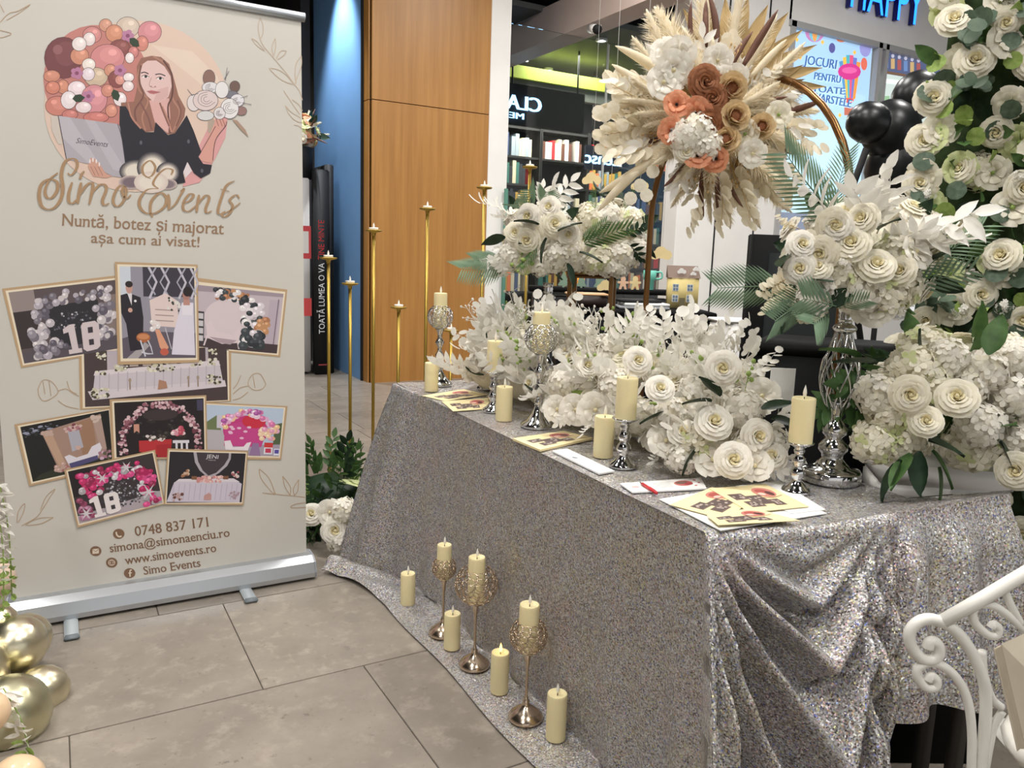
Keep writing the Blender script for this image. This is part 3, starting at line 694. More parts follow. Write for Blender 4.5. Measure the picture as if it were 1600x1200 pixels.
def twig(o, sc, L_, c=(186, 160, 132)):
    for q in L_: k.line([(o[0]+x/sc, o[1]+y/sc) for x, y in q], 1.1, c)
    flush('line_twig', .0006)
flush('line_twig', .0006)
twig((0, 600), 3, [[(100, 665), (170, 625), (200, 585), (235, 530), (258, 492), (215, 530), (190, 590)], [(250, 625), (180, 630), (120, 660), (190, 655), (250, 625)], [(80, 650), (85, 600), (115, 560), (110, 600), (85, 650)]])
twig((0, 600), 3, [[(1215, 398), (1222, 440), (1260, 490), (1290, 515), (1380, 525), (1435, 532)], [(1215, 398), (1260, 440), (1290, 515)], [(1230, 510), (1290, 518)], [(1325, 432), (1335, 480), (1360, 522)], [(1325, 432), (1360, 480), (1360, 522)], [(1400, 448), (1375, 490), (1380, 522)], [(1400, 448), (1395, 500), (1380, 522)], [(1435, 555), (1380, 565), (1365, 580), (1435, 578)]])
twig((0, 400), 3.2, [[(190, 665), (210, 625), (240, 620), (270, 640), (290, 680), (260, 710), (220, 725), (195, 700), (190, 665)], [(215, 630), (225, 690)], [(245, 625), (255, 700)], [(290, 675), (330, 665), (370, 690), (395, 700)], [(335, 625), (350, 670), (385, 690)], [(290, 722), (330, 750), (395, 765)]])
twig((0, 400), 3.2, [[(1330, 640), (1300, 590), (1260, 595), (1240, 640), (1270, 670), (1310, 665), (1330, 640)], [(1265, 600), (1275, 660)], [(1240, 650), (1200, 660), (1165, 690)], [(1205, 595), (1185, 640), (1165, 665)], [(1240, 680), (1200, 710), (1165, 720)]])
twig((0, 0), 2.86, [[(0, 100), (40, 60), (80, 50), (135, 20), (90, 55), (30, 90)], [(0, 135), (50, 150), (20, 165), (0, 168)], [(0, 20), (18, 55)]])

# ---- portrait medallion
k = banner_ink(.0008)
k.ell(213, 166, 144, 134, (222, 196, 180), 48)
k.poly([(236, 70), (300, 80), (340, 120), (357, 170), (300, 120)], (226, 206, 190))
k.poly([(330, 190), (357, 175), (352, 215), (335, 250), (312, 285), (285, 292), (300, 250)], (218, 160, 160))
k.ell(150, 125, 82, 86, (196, 130, 122), 30)
B = [(210, 390, 90, 90, (212, 150, 140)), (560, 230, 95, 85, (206, 140, 136)), (260, 470, 195, 215, (120, 70, 72)), (700, 130, 65, 65, (206, 150, 128)), (930, 150, 120, 105, (208, 190, 174)), (790, 215, 88, 88, (208, 144, 116)), (1160, 200, 120, 110, (210, 140, 146)), (850, 370, 110, 90, (140, 82, 78)), (720, 470, 175, 140, (210, 140, 140)), (430, 450, 95, 90, (206, 142, 118)), (530, 275, 62, 70, (230, 216, 214)), (425, 325, 74, 72, (232, 220, 218)), (1080, 320, 62, 78, (206, 134, 120)), (990, 410, 50, 60, (204, 130, 126)), (950, 470, 44, 54, (234, 222, 220)), (140, 660, 85, 60, (206, 140, 118)), (600, 670, 120, 98, (204, 182, 158)), (525, 540, 68, 64, (236, 224, 216)), (750, 600, 62, 62, (208, 146, 122)), (820, 690, 90, 90, (140, 80, 78)), (850, 700, 50, 50, (214, 150, 138)), (520, 640, 65, 66, (228, 214, 220)), (255, 770, 60, 72, (206, 140, 116)), (150, 780, 72, 66, (206, 132, 112)), (200, 970, 125, 100, (204, 132, 118)), (400, 790, 92, 78, (236, 218, 222)), (580, 900, 135, 150, (212, 144, 150)), (720, 810, 62, 64, (206, 140, 122)), (940, 672, 55, 45, (236, 222, 222)), (935, 765, 58, 54, (232, 216, 216)), (850, 900, 66, 72, (234, 220, 222)), (470, 985, 82, 58, (232, 214, 216)), (315, 910, 80, 92, (232, 220, 222)), (760, 1020, 60, 66, (212, 146, 126)), (600, 1090, 130, 55, (202, 124, 116)), (330, 1060, 80, 50, (200, 126, 118))]
for cx, cy, rx, ry, c in B:
    x, y, rx, ry = 60+cx/6.667, 20+cy/6.667, rx/6.667, ry/6.667
    if x+rx > 236 and y > 90: continue
    k.ell(x, y, rx+.7, ry+.7, (84, 54, 56), 20); k.ell(x, y, rx, ry, c, 20)
    hl = tuple(min(255, v+30) for v in c); k.ell(x+rx*.15, y-ry*.2, rx*.62, ry*.6, tuple(min(255, v+10) for v in c), 16); k.ell(x+(-.3 if cx < 300 else .3)*rx, y-ry*.4, rx*.26, ry*.24, hl, 12)
for cx, cy in ((930, 240), (850, 600), (400, 630), (520, 870)):
    for a in range(5): k.ell(60+(cx+38*math.cos(a*1.26))/6.667, 20+(cy+38*math.sin(a*1.26))/6.667, 4.6, 4.2, (186, 128, 160), 10)
    k.ell(60+cx/6.667, 20+cy/6.667, 3.4, 3.2, (140, 80, 110), 8)
for cx, cy, a in ((1000, 310, .7), (420, 890, -.1), (805, 860, 1.2)):
    x, y = 60+cx/6.667, 20+cy/6.667; ca, sa = math.cos(a), math.sin(a)
    k.poly([(x+ca*u-sa*v, y+sa*u+ca*v) for u, v in ((-10, 0), (-5, -5.5), (3, -6), (10, 0), (3, 6), (-5, 5.5))], (48, 66, 48))
def q3(x, y): return (200+x/5.455, 80+y/5.455)
def Q(pts, c): k.poly([q3(*p) for p in pts], c)
def QL(pts, w, c): k.line([q3(*p) for p in pts], w, c)
# hair behind, arm, body, neck, face
Q([(200, 40), (110, 60), (75, 130), (80, 300), (50, 430), (-60, 440), (-60, 560), (20, 620), (140, 690), (220, 680), (240, 600), (340, 710), (400, 700), (480, 560), (490, 490), (430, 380), (390, 230), (350, 110), (280, 50)], (150, 106, 92))
Q([(180, 420), (350, 400), (360, 560), (340, 700), (230, 610), (215, 560)], (218, 172, 166))
Q([(700, 600), (790, 570), (840, 600), (790, 680), (750, 740), (715, 960), (610, 930), (620, 860), (680, 740)], (214, 158, 146))
Q([(-70, 470), (-20, 470), (60, 600), (150, 690), (220, 690), (235, 605), (340, 715), (400, 700), (500, 545), (560, 680), (625, 860), (600, 900), (640, 960), (715, 970), (700, 1040), (620, 1085), (560, 1040), (510, 950), (470, 1040), (490, 1120), (300, 1150), (0, 1120), (-80, 990), (-75, 700)], (38, 36, 46))
Q([(505, 945), (545, 1020), (490, 1080), (470, 1030)], (226, 214, 216))
Q([(125, 110), (165, 82), (240, 80), (310, 130), (362, 215), (372, 300), (345, 390), (270, 435), (215, 430), (160, 380), (110, 290), (100, 200)], (224, 192, 188))
Q([(250, 330), (345, 300), (340, 385), (270, 433), (215, 430)], (214, 174, 170))
for pts in ([(110, 188), (140, 180), (175, 195)], [(232, 200), (275, 195), (318, 212)]): QL(pts, 1.6, (52, 38, 40))
for x, y in ((148, 217), (272, 233)):
    k.ell(*q3(x, y), 5.6, 2.3, (236, 226, 226), 12); k.ell(*q3(x+3, y), 2.3, 2.2, (56, 44, 46), 10); QL([(x-34, y), (x, y-13), (x+32, y+4)], .9, (40, 30, 34))
QL([(200, 225), (180, 285), (200, 308), (240, 305)], .7, (170, 122, 118)); k.ell(*q3(196, 300), 1.2, .8, (150, 100, 98), 8); k.ell(*q3(232, 302), 1.2, .8, (150, 100, 98), 8)
Q([(160, 342), (200, 333), (235, 340), (275, 350), (220, 368), (185, 362)], (190, 116, 118)); QL([(160, 342), (210, 350), (275, 350)], .7, (120, 66, 70))
for pts, c in (([(120, 110), (85, 200), (95, 330), (170, 420), (120, 560), (150, 680)], (176, 128, 108)), ([(110, 120), (95, 250), (130, 380), (60, 500), (70, 600)], (120, 82, 74)), ([(215, 45), (320, 110), (380, 220), (380, 400), (440, 520), (380, 690)], (176, 130, 112)), ([(300, 80), (372, 200), (376, 380), (340, 480), (360, 700)], (100, 66, 62)), ([(0, 440), (30, 560), (110, 660)], (186, 134, 116)), ([(290, 470), (330, 560), (370, 690)], (190, 138, 122)), ([(420, 420), (450, 520), (410, 640)], (130, 90, 80)), ([(270, 440), (300, 520), (350, 640)], (136, 94, 84)), ([(100, 430), (170, 560), (200, 670)], (128, 88, 80))): QL(pts, 2.6, c)
QL([(620, 860), (690, 740), (745, 640)], .9, (60, 44, 46)); QL([(722, 930), (745, 760), (830, 640), (840, 600)], .9, (60, 44, 46))
for x in (760, 790, 815): QL([(x-10, 580), (x+12, 640)], 1.0, (150, 98, 92))
for x, y in ((110, 780), (515, 770), (630, 1020)): k.ell(*q3(x, y), 2.2, 3.4, (96, 94, 106), 8)
# bouquet in the hand
Q([(680, 600), (720, 560), (740, 600), (700, 700), (680, 690)], (178, 160, 144))
for x, y, rx, ry, c in ((690, 230, 50, 70, (138, 106, 96)), (910, 300, 42, 45, (112, 88, 80)), (965, 510, 45, 36, (150, 116, 112)), (880, 370, 60, 30, (120, 118, 128)), (560, 440, 55, 70, (222, 212, 210)), (700, 310, 68, 46, (222, 220, 222)), (800, 330, 55, 70, (226, 222, 222)), (660, 420, 105, 85, (220, 202, 200)), (930, 420, 58, 52, (224, 222, 226)), (865, 490, 75, 85, (228, 224, 224)), (780, 530, 48, 50, (222, 216, 216)), (660, 550, 70, 40, (212, 210, 210))):
    k.ell(*q3(x, y), rx/5.4+.6, ry/5.4+.6, (92, 84, 90), 18); k.ell(*q3(x, y), rx/5.455, ry/5.455, c, 18)
for cx, cy, r in ((670, 410, 78), (868, 485, 60), (700, 310, 40), (930, 425, 36), (780, 530, 30)):
    for f in (1, .66, .36): QL([(cx+r*f*math.cos(a), cy+r*f*.8*math.sin(a)) for a in (0.4, 1.5, 2.6, 3.8, 4.8)], .7, (120, 104, 108))
for pts in ([(505, 325), (550, 380)], [(540, 380), (600, 360)], [(830, 250), (845, 140)], [(820, 240), (860, 170)], [(1050, 455), (970, 440)], [(1020, 380), (960, 400)]): QL(pts, .8, (110, 106, 116))
Q([(885, 580), (930, 590), (1000, 670), (1028, 735), (960, 670)], (170, 142, 124))
# folder
def q4(x, y): return (60+x/8.57, 160+y/8.57)
def F(pts, c): k.poly([q4(*p) for p in pts], c)
F([(170, 190), (260, 180), (320, 560), (270, 560), (180, 380)], (206, 196, 186))
F([(265, 180), (1060, 290), (1090, 320), (1185, 990), (1140, 1010), (990, 990), (700, 830), (375, 760)], (176, 170, 178))
F([(265, 180), (420, 200), (900, 960), (760, 900), (330, 480)], (190, 184, 192)); F([(620, 230), (760, 250), (1140, 860), (1150, 940), (1000, 900)], (188, 182, 190))
k.line([q4(265, 180), q4(375, 760)], 1.0, (50, 46, 54), 1); k.line([q4(1060, 290), q4(1120, 500), q4(1185, 990)], 1.0, (60, 56, 64), 3)
k.text('SimoEvents', q4(500, 545), q4(930, 600), 9, (70, 64, 74), shear=.35)
F([(660, 860), (700, 740), (760, 760), (830, 840), (900, 950), (990, 990), (900, 1015), (730, 990)], (206, 158, 140))
for x, y in ((690, 790), (730, 770), (775, 790), (815, 830)): k.ell(*q4(x, y), 1.3, 3.6, (234, 222, 220), 8)
for x in (700, 750, 800): k.line([q4(x, 860), q4(x+60, 980)], .7, (140, 92, 84), 2)
# soft vignettes behind the lettering
for cx, cy, rx, ry, c in ((213, 268, 22, 15, (226, 216, 202)), (238, 262, 20, 20, (228, 218, 204)), (262, 270, 15, 14, (226, 214, 202)), (205, 285, 16, 9, (120, 104, 112)), (262, 288, 12, 7, (130, 116, 122)), (236, 285, 22, 14, (228, 218, 206))):
    bgc = (38, 36, 46) if c[0] > 200 and cy < 280 else (214, 196, 186)
    for f in range(5): k.ell(cx, cy, rx*(1.22-.11*f), ry*(1.22-.11*f), tuple(int(bgc[i]+(c[i]-bgc[i])*(.2+.2*f)) for i in range(3)), 22)
k.build('portrait_print', ink, BAN)

# ---- title lettering
k = banner_ink(.0027)
def o1(x, y): return (50+x/4.706, 230+y/4.706)
for w, pts in ((34, [(262, 190), (290, 205), (330, 150), (325, 98), (285, 85), (238, 115), (216, 200), (226, 300), (212, 380), (172, 438), (120, 458), (70, 430), (52, 350), (72, 270), (130, 235), (182, 255), (188, 310), (150, 368), (112, 370), (96, 320), (128, 240), (190, 188)]), (30, [(295, 258), (270, 340), (272, 400), (300, 412), (335, 380)]), (26, [(352, 236), (362, 205), (385, 176)]), (30, [(362, 260), (345, 340), (335, 415)]), (30, [(342, 365), (395, 285), (438, 262), (446, 300), (420, 420)]), (30, [(430, 350), (490, 282), (532, 275), (546, 310), (518, 390), (532, 425), (568, 412)]), (28, [(690, 292), (650, 282), (612, 330), (596, 400), (625, 436), (668, 402), (692, 330), (678, 292), (662, 330), (690, 378), (728, 350)]),
               (24, [(872, 232), (820, 200), (815, 140), (868, 100), (906, 150), (880, 210), (832, 222)]), (24, [(1022, 205), (1032, 168), (980, 160), (920, 210), (890, 270), (930, 305)]), (30, [(930, 305), (850, 312), (797, 370), (790, 430), (830, 480), (900, 486), (970, 440), (990, 380), (960, 340), (920, 347), (876, 400), (870, 470), (886, 515)]), (26, [(1000, 345), (1008, 400), (1002, 460)]), (22, [(1002, 460), (1052, 420), (1092, 350), (1118, 305), (1090, 325)]), (26, [(1112, 415), (1160, 392), (1186, 352), (1155, 346), (1116, 400), (1112, 455), (1150, 472), (1205, 430)]), (26, [(1228, 350), (1215, 420), (1208, 478)]), (26, [(1214, 425), (1272, 357), (1302, 372), (1276, 450), (1286, 482), (1322, 468)]), (26, [(1490, 248), (1430, 280), (1392, 370), (1366, 468), (1384, 492), (1420, 470)]), (16, [(1384, 308), (1452, 326)]), (24, [(1525, 378), (1500, 350), (1452, 388), (1474, 430), (1452, 488), (1412, 512), (1400, 490), (1450, 470), (1532, 408)])):
    k.line([o1(*p) for p in pts], w*.8/4.706, gold, 8, True)
k.build('title_lettering', ink, BAN)
k = banner_ink(.0006)
k.text('Nuntă, botez și majorat', (97, 352.5), (349, 366), 20, txt, bold=.5, serif=.75); flush('text_line', .0006)
k.text('așa cum ai visat!', (142, 379), (311, 386), 17, txt, bold=.5, serif=.75); flush('text_line', .0006)
k.text('0748 837 171', (211.5, 837.5), (325.5, 822.5), 16, txt2, bold=.4, serif=1.0); flush('text_line', .0006)
k.text('simona@simonaenciu.ro', (172, 863), (359, 838), 14.0, txt2, bold=.4, serif=1.0); flush('text_line', .0006)
k.text('www.simoevents.ro', (196.5, 882), (338, 862), 14, txt2, bold=.4, serif=1.0); flush('text_line', .0006)
k.text('Simo Events', (225, 898), (313.5, 885), 13.5, txt2, bold=.4, serif=1.0); flush('text_line', .0006)
icon = (222, 208, 190)
k.ell(185.5, 834, 9, 7.8, txt2, 20); k.line([(181.5, 831), (182.5, 835.5), (186, 838.5), (190, 837.5)], 2.4, icon, 4); flush('phone_icon', .0006)
k.ell(149.5, 861, 9, 7.8, txt2, 20); k.poly([(144.5, 858), (154.5, 857), (154.5, 864.5), (144.5, 865.5)], icon); k.line([(145, 859), (149.5, 862), (154, 858)], .8, txt2, 1); flush('mail_icon', .0006)
k.ell(174.5, 879, 9, 7.8, txt2, 20); k.ell(174.5, 879, 5.5, 4.8, icon, 14); k.ell(174.5, 879, 4.5, 3.9, txt2, 14); k.line([(169.5, 879.5), (179.5, 878)], .8, icon, 1); k.line([(174.3, 874), (174.8, 884)], .8, icon, 1); k.ell(174.5, 879, 2.2, 4.3, icon, 12); k.ell(174.5, 879, 1.5, 3.7, txt2, 12); flush('globe_icon', .0006)
k.ell(202.5, 895.5, 9, 7.8, txt2, 20); k.line([(206, 890.5), (203.5, 891), (203, 894), (203.2, 901)], 2.0, icon, 4); k.line([(200.5, 895.5), (206, 894.8)], 1.4, icon, 1)
k.build('letter_icon', ink, BAN)

# ---- nine framed photographs
tan = (190, 160, 124); mats_ = (234, 220, 196)
def photo(outer, inner, base, draw, seed):
    k = banner_ink(base); k.poly(outer, tan)
    c = [(a[0]*.55+b_[0]*.45, a[1]*.55+b_[1]*.45) for a, b_ in zip(inner, outer)]; k.poly(c, mats_)
    fn = quad_map([bp(*p) for p in inner]); k2 = Ink(fn, (0, -1, 0), k.h)
    draw(k2, random.Random(seed)); k.m.v += [] ; o = len(k.m.v); k.m.v += k2.m.v
    for f, cc in zip(k2.m.f, k2.m.c): k.m.flat.add(len(k.m.f)); k.m.f.append(tuple(i+o for i in f)); k.m.mi.append(0); k.m.c.append(cc)
    k.build('printed_photograph', ink, BAN)
def blobs(k, g, region, n, r, cols, asp=1.4):
    for i in range(n):
        x, y = region(g); rr = g.uniform(*r); c = g.choice(cols); x = min(.97, max(.03, x)); y = min(.96, max(.04, y)); rr = min(rr, x, 1-x)
        k.ell(x, y, rr, min(rr*asp, y, 1-y), c, 10)
        if rr > .03: k.ell(x-rr*.2, y-rr*.35*asp, rr*.4, rr*.4*asp, tuple(min(255, v+34) for v in c), 8)
def box_(x0, y0, x1, y1): return lambda g: (g.uniform(x0, x1), g.uniform(y0, y1))
def arcr(cx, cy, rx, ry, a0, a1, sp): 
    def f(g):
        a = g.uniform(a0, a1); s = 1+g.uniform(-sp, sp); return (cx+rx*s*math.cos(a), cy-ry*s*math.sin(a))
    return f
def eighteen(k, x, y, w, h, c):
    k.poly([(x, y+h*.12), (x+w*.2, y), (x+w*.32, y), (x+w*.36, y+h*.85), (x+w*.46, y+h*.85), (x+w*.46, y+h), (x+w*.08, y+h), (x+w*.08, y+h*.85), (x+w*.18, y+h*.85), (x+w*.14, y+h*.25), (x, y+h*.28)], c)
    k.poly([(x+w*.56, y), (x+w*.9, y-.01*h), (x+w, y+h*.12), (x+w, y+h*.88), (x+w*.9, y+h*.97), (x+w*.6, y+h), (x+w*.5, y+h*.9), (x+w*.5, y+h*.1)], c)
    k.rect(x+w*.68, y+h*.18, x+w*.82, y+h*.38, (60, 52, 60)); k.rect(x+w*.68, y+h*.6, x+w*.82, y+h*.8, (60, 52, 60))
def d1(k, g):
    k.rect(0, 0, 1, 1, (92, 80, 82)); k.rect(0, 0, .22, .3, (150, 136, 134)); k.rect(0, .28, .2, .8, (58, 48, 50)); k.poly([(0, .85), (1, .78), (1, 1), (0, 1)], (88, 80, 88)); k.rect(.86, .2, 1, .8, (136, 120, 116)); k.rect(.3, .25, .8, .85, (44, 42, 48))
    blobs(k, g, box_(.35, .38, .72, .62), 60, (.006, .012), [(190, 186, 194), (110, 108, 118), (60, 58, 66)])
    W_ = [(196, 188, 194), (206, 198, 200), (180, 172, 182)]; S_ = [(120, 114, 124), (96, 90, 102), (148, 142, 152)]
    blobs(k, g, box_(.18, .12, .32, .5), 14, (.025, .045), W_+S_); blobs(k, g, box_(.3, .08, .95, .26), 40, (.02, .04), W_+S_); blobs(k, g, box_(.13, .48, .34, .95), 26, (.03, .055), W_+W_+S_); blobs(k, g, box_(.76, .34, .95, .82), 26, (.025, .055), W_+W_+S_); blobs(k, g, box_(.28, .72, .44, .92), 9, (.025, .045), S_)
    eighteen(k, .43, .55, .36, .42, (212, 198, 200))
def d2(k, g):
    k.rect(0, 0, 1, 1, (150, 146, 158)); k.rect(0, 0, .14, .4, (206, 212, 222)); k.rect(.3, 0, 1, .32, (60, 56, 68))
    for x in (.38, .55, .78, .95): k.line([(x, 0), (x+.1, .16), (x, .34)], .03, (196, 192, 204), 1); k.line([(x+.1, 0), (x-.02, .16), (x+.08, .3)], .02, (170, 168, 182), 1)
    k.poly([(0, .78), (.3, .7), (1, .72), (1, 1), (0, 1)], (96, 88, 100)); k.poly([(.05, 1), (.3, .82), (.36, .86), (.2, 1)], (170, 164, 166))
    k.poly([(.38, .36), (.6, .28), (.75, .36), (.78, .66), (.4, .64)], (226, 206, 202)); 
    for y in (.46, .52, .58): k.line([(.45, y), (.7, y+.01)], .012, (170, 150, 148), 1)
    k.poly([(.0, .31), (.08, .29), (.16, .3), (.26, .33), (.29, .55), (.27, .9), (.1, .92), (.06, .62), (.0, .5)], (40, 36, 44)); k.poly([(.09, .29), (.15, .29), (.14, .42)], (220, 216, 220)); k.ell(.115, .23, .045, .062, (196, 152, 140)); k.ell(.115, .19, .05, .035, (44, 34, 36)); k.ell(.12, .47, .03, .025, (206, 164, 150)); k.ell(.19, .37, .018, .014, (230, 226, 228))
    k.poly([(.82, .38), (.98, .38), (.98, .56), (.99, .97), (.66, .96), (.7, .7)], (222, 216, 230)); k.poly([(.82, .4), (.97, .4), (.96, .52), (.82, .52)], (232, 226, 236)); k.ell(.88, .3, .05, .06, (176, 126, 116)); k.ell(.9, .26, .062, .055, (40, 30, 34)); k.rect(.84, .35, .93, .41, (190, 142, 130))
    blobs(k, g, box_(.6, .33, .78, .48), 12, (.012, .025), [(60, 64, 54), (226, 220, 216)], .9); blobs(k, g, box_(.36, .58, .5, .68), 8, (.02, .04), [(230, 222, 220)], .9)
    k.ell(.28, .77, .095, .055, (176, 104, 62)); k.ell(.28, .76, .08, .03, (206, 140, 96)); k.line([(.24, .8), (.3, .98)], .02, (206, 206, 216), 1); k.line([(.34, .8), (.4, .95), (.25, .93)], .016, (206, 206, 216), 2)
    k.poly([(.44, .68), (.5, .68), (.62, .88), (.56, .94), (.5, .88)], (222, 160, 130)); k.ell(.56, .93, .06, .04, (196, 96, 78)); k.line([(.58, .66), (.66, .9)], .012, (200, 196, 206), 1)
def d3(k, g):
    k.rect(0, 0, 1, 1, (196, 182, 190)); k.poly([(0, 0), (1, 0), (1, .06), (0, .1)], (160, 146, 156)); k.rect(.84, .12, .97, .85, (186, 172, 184)); k.line([(.95, .1), (.94, .88)], .012, (110, 98, 110), 1); k.poly([(0, .85), (1, .85), (1, 1), (0, 1)], (70, 56, 60))
    k.ell(.35, .52, .27, .33, (216, 202, 206), 26); k.rect(0, .42, .08, .93, (60, 56, 62))
    for i in range(4): k.rect(.015, .45+i*.12, .07, .54+i*.12, (206, 202, 206))
    k.poly([(.1, .62), (.16, .56), (.22, .72), (.42, .76), (.48, .66), (.52, .6), (.5, .88), (.3, .92), (.12, .84)], (222, 206, 210)); k.line([(.12, .8), (.08, .97)], .018, (222, 206, 210), 1); k.line([(.48, .82), (.51, .98)], .018, (222, 206, 210), 1); k.poly([(.14, .82), (.48, .84), (.4, .92), (.26, .9)], (176, 156, 164))
    D_ = [(52, 58, 62), (64, 70, 74), (44, 48, 54)]; G_ = [(176, 120, 86), (196, 146, 104)]; W_ = [(222, 214, 220), (232, 226, 228)]
    blobs(k, g, box_(.2, .04, .58, .2), 46, (.022, .04), D_+G_+W_, 1.2); blobs(k, g, box_(.52, .14, .74, .32), 20, (.03, .055), W_+D_, 1.1); blobs(k, g, box_(.55, .34, .82, .62), 18, (.04, .065), D_+W_, 1.1); blobs(k, g, box_(.72, .46, .84, .66), 10, (.04, .06), G_, 1.1); blobs(k, g, box_(.53, .66, .8, .95), 26, (.045, .065), D_+D_+W_, 1.1)
def d4(k, g):
    k.rect(0, 0, 1, 1, (74, 60, 62)); k.rect(.15, 0, .27, .4, (190, 178, 186)); k.rect(.84, 0, .86, .4, (190, 178, 186)); k.rect(.27, 0, .75, .25, (58, 42, 40))
    for x in (.3, .39, .47, .57, .66): k.rect(x, .1, x+.06, .3, (196, 178, 168))
    k.poly([(.07, .38), (.94, .25), (.97, .7), (.05, .8)], (206, 196, 204)); k.poly([(.02, .72), (.98, .62), (.99, .74), (.6, .8), (.05, .88)], (216, 206, 212)); k.poly([(.07, .36), (.93, .24), (.95, .34), (.06, .44)], (222, 212, 216))
    for i in range(14): x = .1+i*.062; k.line([(x, .42-.1*x), (x-.005, .76-.08*x)], .006, (184, 172, 182), 1)
    F_ = [(228, 222, 206), (206, 200, 176), (80, 74, 56)]
    for r, n in ((box_(.42, .22, .62, .4), 50), (box_(.2, .26, .29, .38), 22), (box_(.74, .2, .81, .32), 18), (box_(.08, .36, .14, .44), 10), (box_(.86, .22, .92, .32), 10), (box_(.04, .68, .16, .84), 34), (box_(.85, .52, .95, .68), 28), (box_(.08, .02, .14, .16), 14), (box_(.85, .02, .92, .12), 12)): blobs(k, g, r, n, (.006, .014), F_, 2.2)
    k.poly([(.5, .56), (.55, .6), (.56, .72), (.49, .74)], (176, 132, 108)); 
    for x in (.3, .71, .78): k.line([(x, .56), (x, .72)], .008, (150, 130, 110), 1); k.ell(x, .55, .01, .04, (170, 150, 130), 8)
def d5(k, g):
    k.rect(0, 0, 1, 1, (26, 26, 26)); blobs(k, g, box_(.02, .04, .45, .2), 34, (.01, .03), [(150, 154, 176), (90, 92, 108), (40, 44, 44)], .7); k.poly([(.1, .9), (1, .7), (1, 1), (0, 1)], (44, 48, 36))
    k.poly([(.21, .16), (.9, .04), (.94, .82), (.34, .95)], (166, 136, 122)); k.poly([(.6, .12), (.8, .08), (.82, .7), (.64, .72)], (158, 122, 98)); k.poly([(.5, .24), (.63, .22), (.66, .58), (.52, .62)], (176, 174, 186)); k.poly([(.22, .2), (.32, .2), (.42, .8), (.34, .84)], (190, 156, 134)); k.poly([(.8, .1), (.9, .06), (.94, .7), (.86, .7)], (176, 150, 140))
    blobs(k, g, box_(.47, .14, .66, .24), 24, (.014, .03), [(176, 120, 128), (120, 56, 76), (206, 176, 170)], 1.2); blobs(k, g, box_(.22, .16, .32, .24), 10, (.02, .03), [(196, 168, 156)], 1.1); blobs(k, g, box_(.78, .06, .88, .16), 10, (.02, .03), [(206, 184, 172)], 1.1)
    k.poly([(.42, .68), (.48, .66), (.56, .74), (.7, .72), (.76, .6), (.86, .56), (.88, .66), (.82, .82), (.46, .86)], (222, 216, 226)); k.poly([(.46, .82), (.82, .78), (.82, .86), (.48, .92)], (80, 76, 120)); blobs(k, g, box_(.3, .8, .44, .95), 16, (.02, .035), [(190, 160, 150), (166, 110, 110)], 1.2); blobs(k, g, box_(.84, .74, .98, .9), 18, (.015, .03), [(206, 176, 196), (96, 90, 70), (170, 120, 140)], 1.2); blobs(k, g, box_(.56, .54, .62, .6), 5, (.015, .025), [(206, 172, 160)], 1.2)
def d6(k, g):
    k.rect(0, 0, 1, 1, (34, 28, 30)); blobs(k, g, box_(.2, .3, .8, .8), 40, (.02, .06), [(40, 36, 34), (48, 42, 38), (30, 26, 28)], 1); k.ell(.5, .25, .2, .1, (60, 50, 52)); k.rect(.92, .02, .99, .2, (70, 66, 92))
    blobs(k, g, arcr(.5, .78, .43, .72, -.25, PI+.25, .09), 230, (.012, .026), [(214, 178, 186), (226, 200, 204), (150, 96, 108), (112, 60, 74), (196, 150, 160)], 1.3)
    k.poly([(.25, .7), (.62, .68), (.6, .99), (.25, .9)], (186, 50, 56)); k.poly([(.44, .78), (.62, .76), (.58, 1), (.45, 1)], (170, 40, 48)); blobs(k, g, box_(.34, .62, .56, .7), 24, (.012, .022), [(226, 214, 212), (90, 80, 70)], 1.2); blobs(k, g, box_(.62, .48, .76, .6), 16, (.02, .035), [(216, 150, 166), (190, 80, 100), (232, 206, 206)], 1.2)
    for x in (.66, .72, .78): k.rect(x, .74, x+.025, .9, (222, 218, 226))
    k.rect(.63, .7, .82, .75, (222, 218, 226)); k.poly([(.2, .4), (.26, .4), (.26, .56), (.23, .52), (.2, .56)], (206, 150, 130))
def d7(k, g):
    k.rect(0, 0, 1, 1, (186, 202, 222)); k.poly([(0, .36), (.14, .2), (.2, .5), (0, .52)], (110, 124, 86)); k.poly([(.9, .34), (1, .3), (1, .8), (.9, .8)], (84, 100, 70)); k.poly([(0, .5), (.3, .5), (.3, 1), (0, 1)], (186, 180, 186)); k.rect(.14, .2, .24, .46, (206, 200, 214)); k.poly([(.3, .8), (1, .75), (1, 1), (.25, 1)], (170, 160, 176))
    k.ell(.52, .5, .3, .32, (196, 60, 130), 24); k.poly([(.24, .4), (.5, .3), (.8, .5), (.74, .82), (.24, .82)], (200, 70, 140)); k.ell(.62, .3, .16, .14, (206, 50, 70)); 
    for i in range(8): k.ell(g.uniform(.3, .7), g.uniform(.4, .7), .03, .025, (232, 190, 214), 8)
    blobs(k, g, arcr(.55, .55, .36, .42, .1, PI-.3, .14), 70, (.025, .05), [(226, 170, 206), (214, 120, 170), (236, 206, 226), (240, 200, 150), (170, 90, 160)], 1.2); blobs(k, g, box_(.72, .42, .9, .66), 18, (.035, .055), [(240, 206, 176), (236, 180, 150), (226, 160, 190)], 1.2)
    k.poly([(.24, .72), (.32, .7), (.36, .84), (.5, .82), (.54, .74), (.6, .72), (.56, .9), (.26, .9)], (236, 226, 232)); k.rect(.78, .72, .9, .96, (206, 60, 60)); k.rect(.78, .82, .9, .96, (226, 226, 236)); k.rect(.8, .84, .88, .93, (196, 60, 90)); k.rect(.92, .84, 1, .98, (226, 226, 240)); k.rect(.93, .86, .99, .94, (90, 80, 160)); k.poly([(.62, .74), (.7, .74), (.74, 1), (.58, 1)], (150, 120, 160))
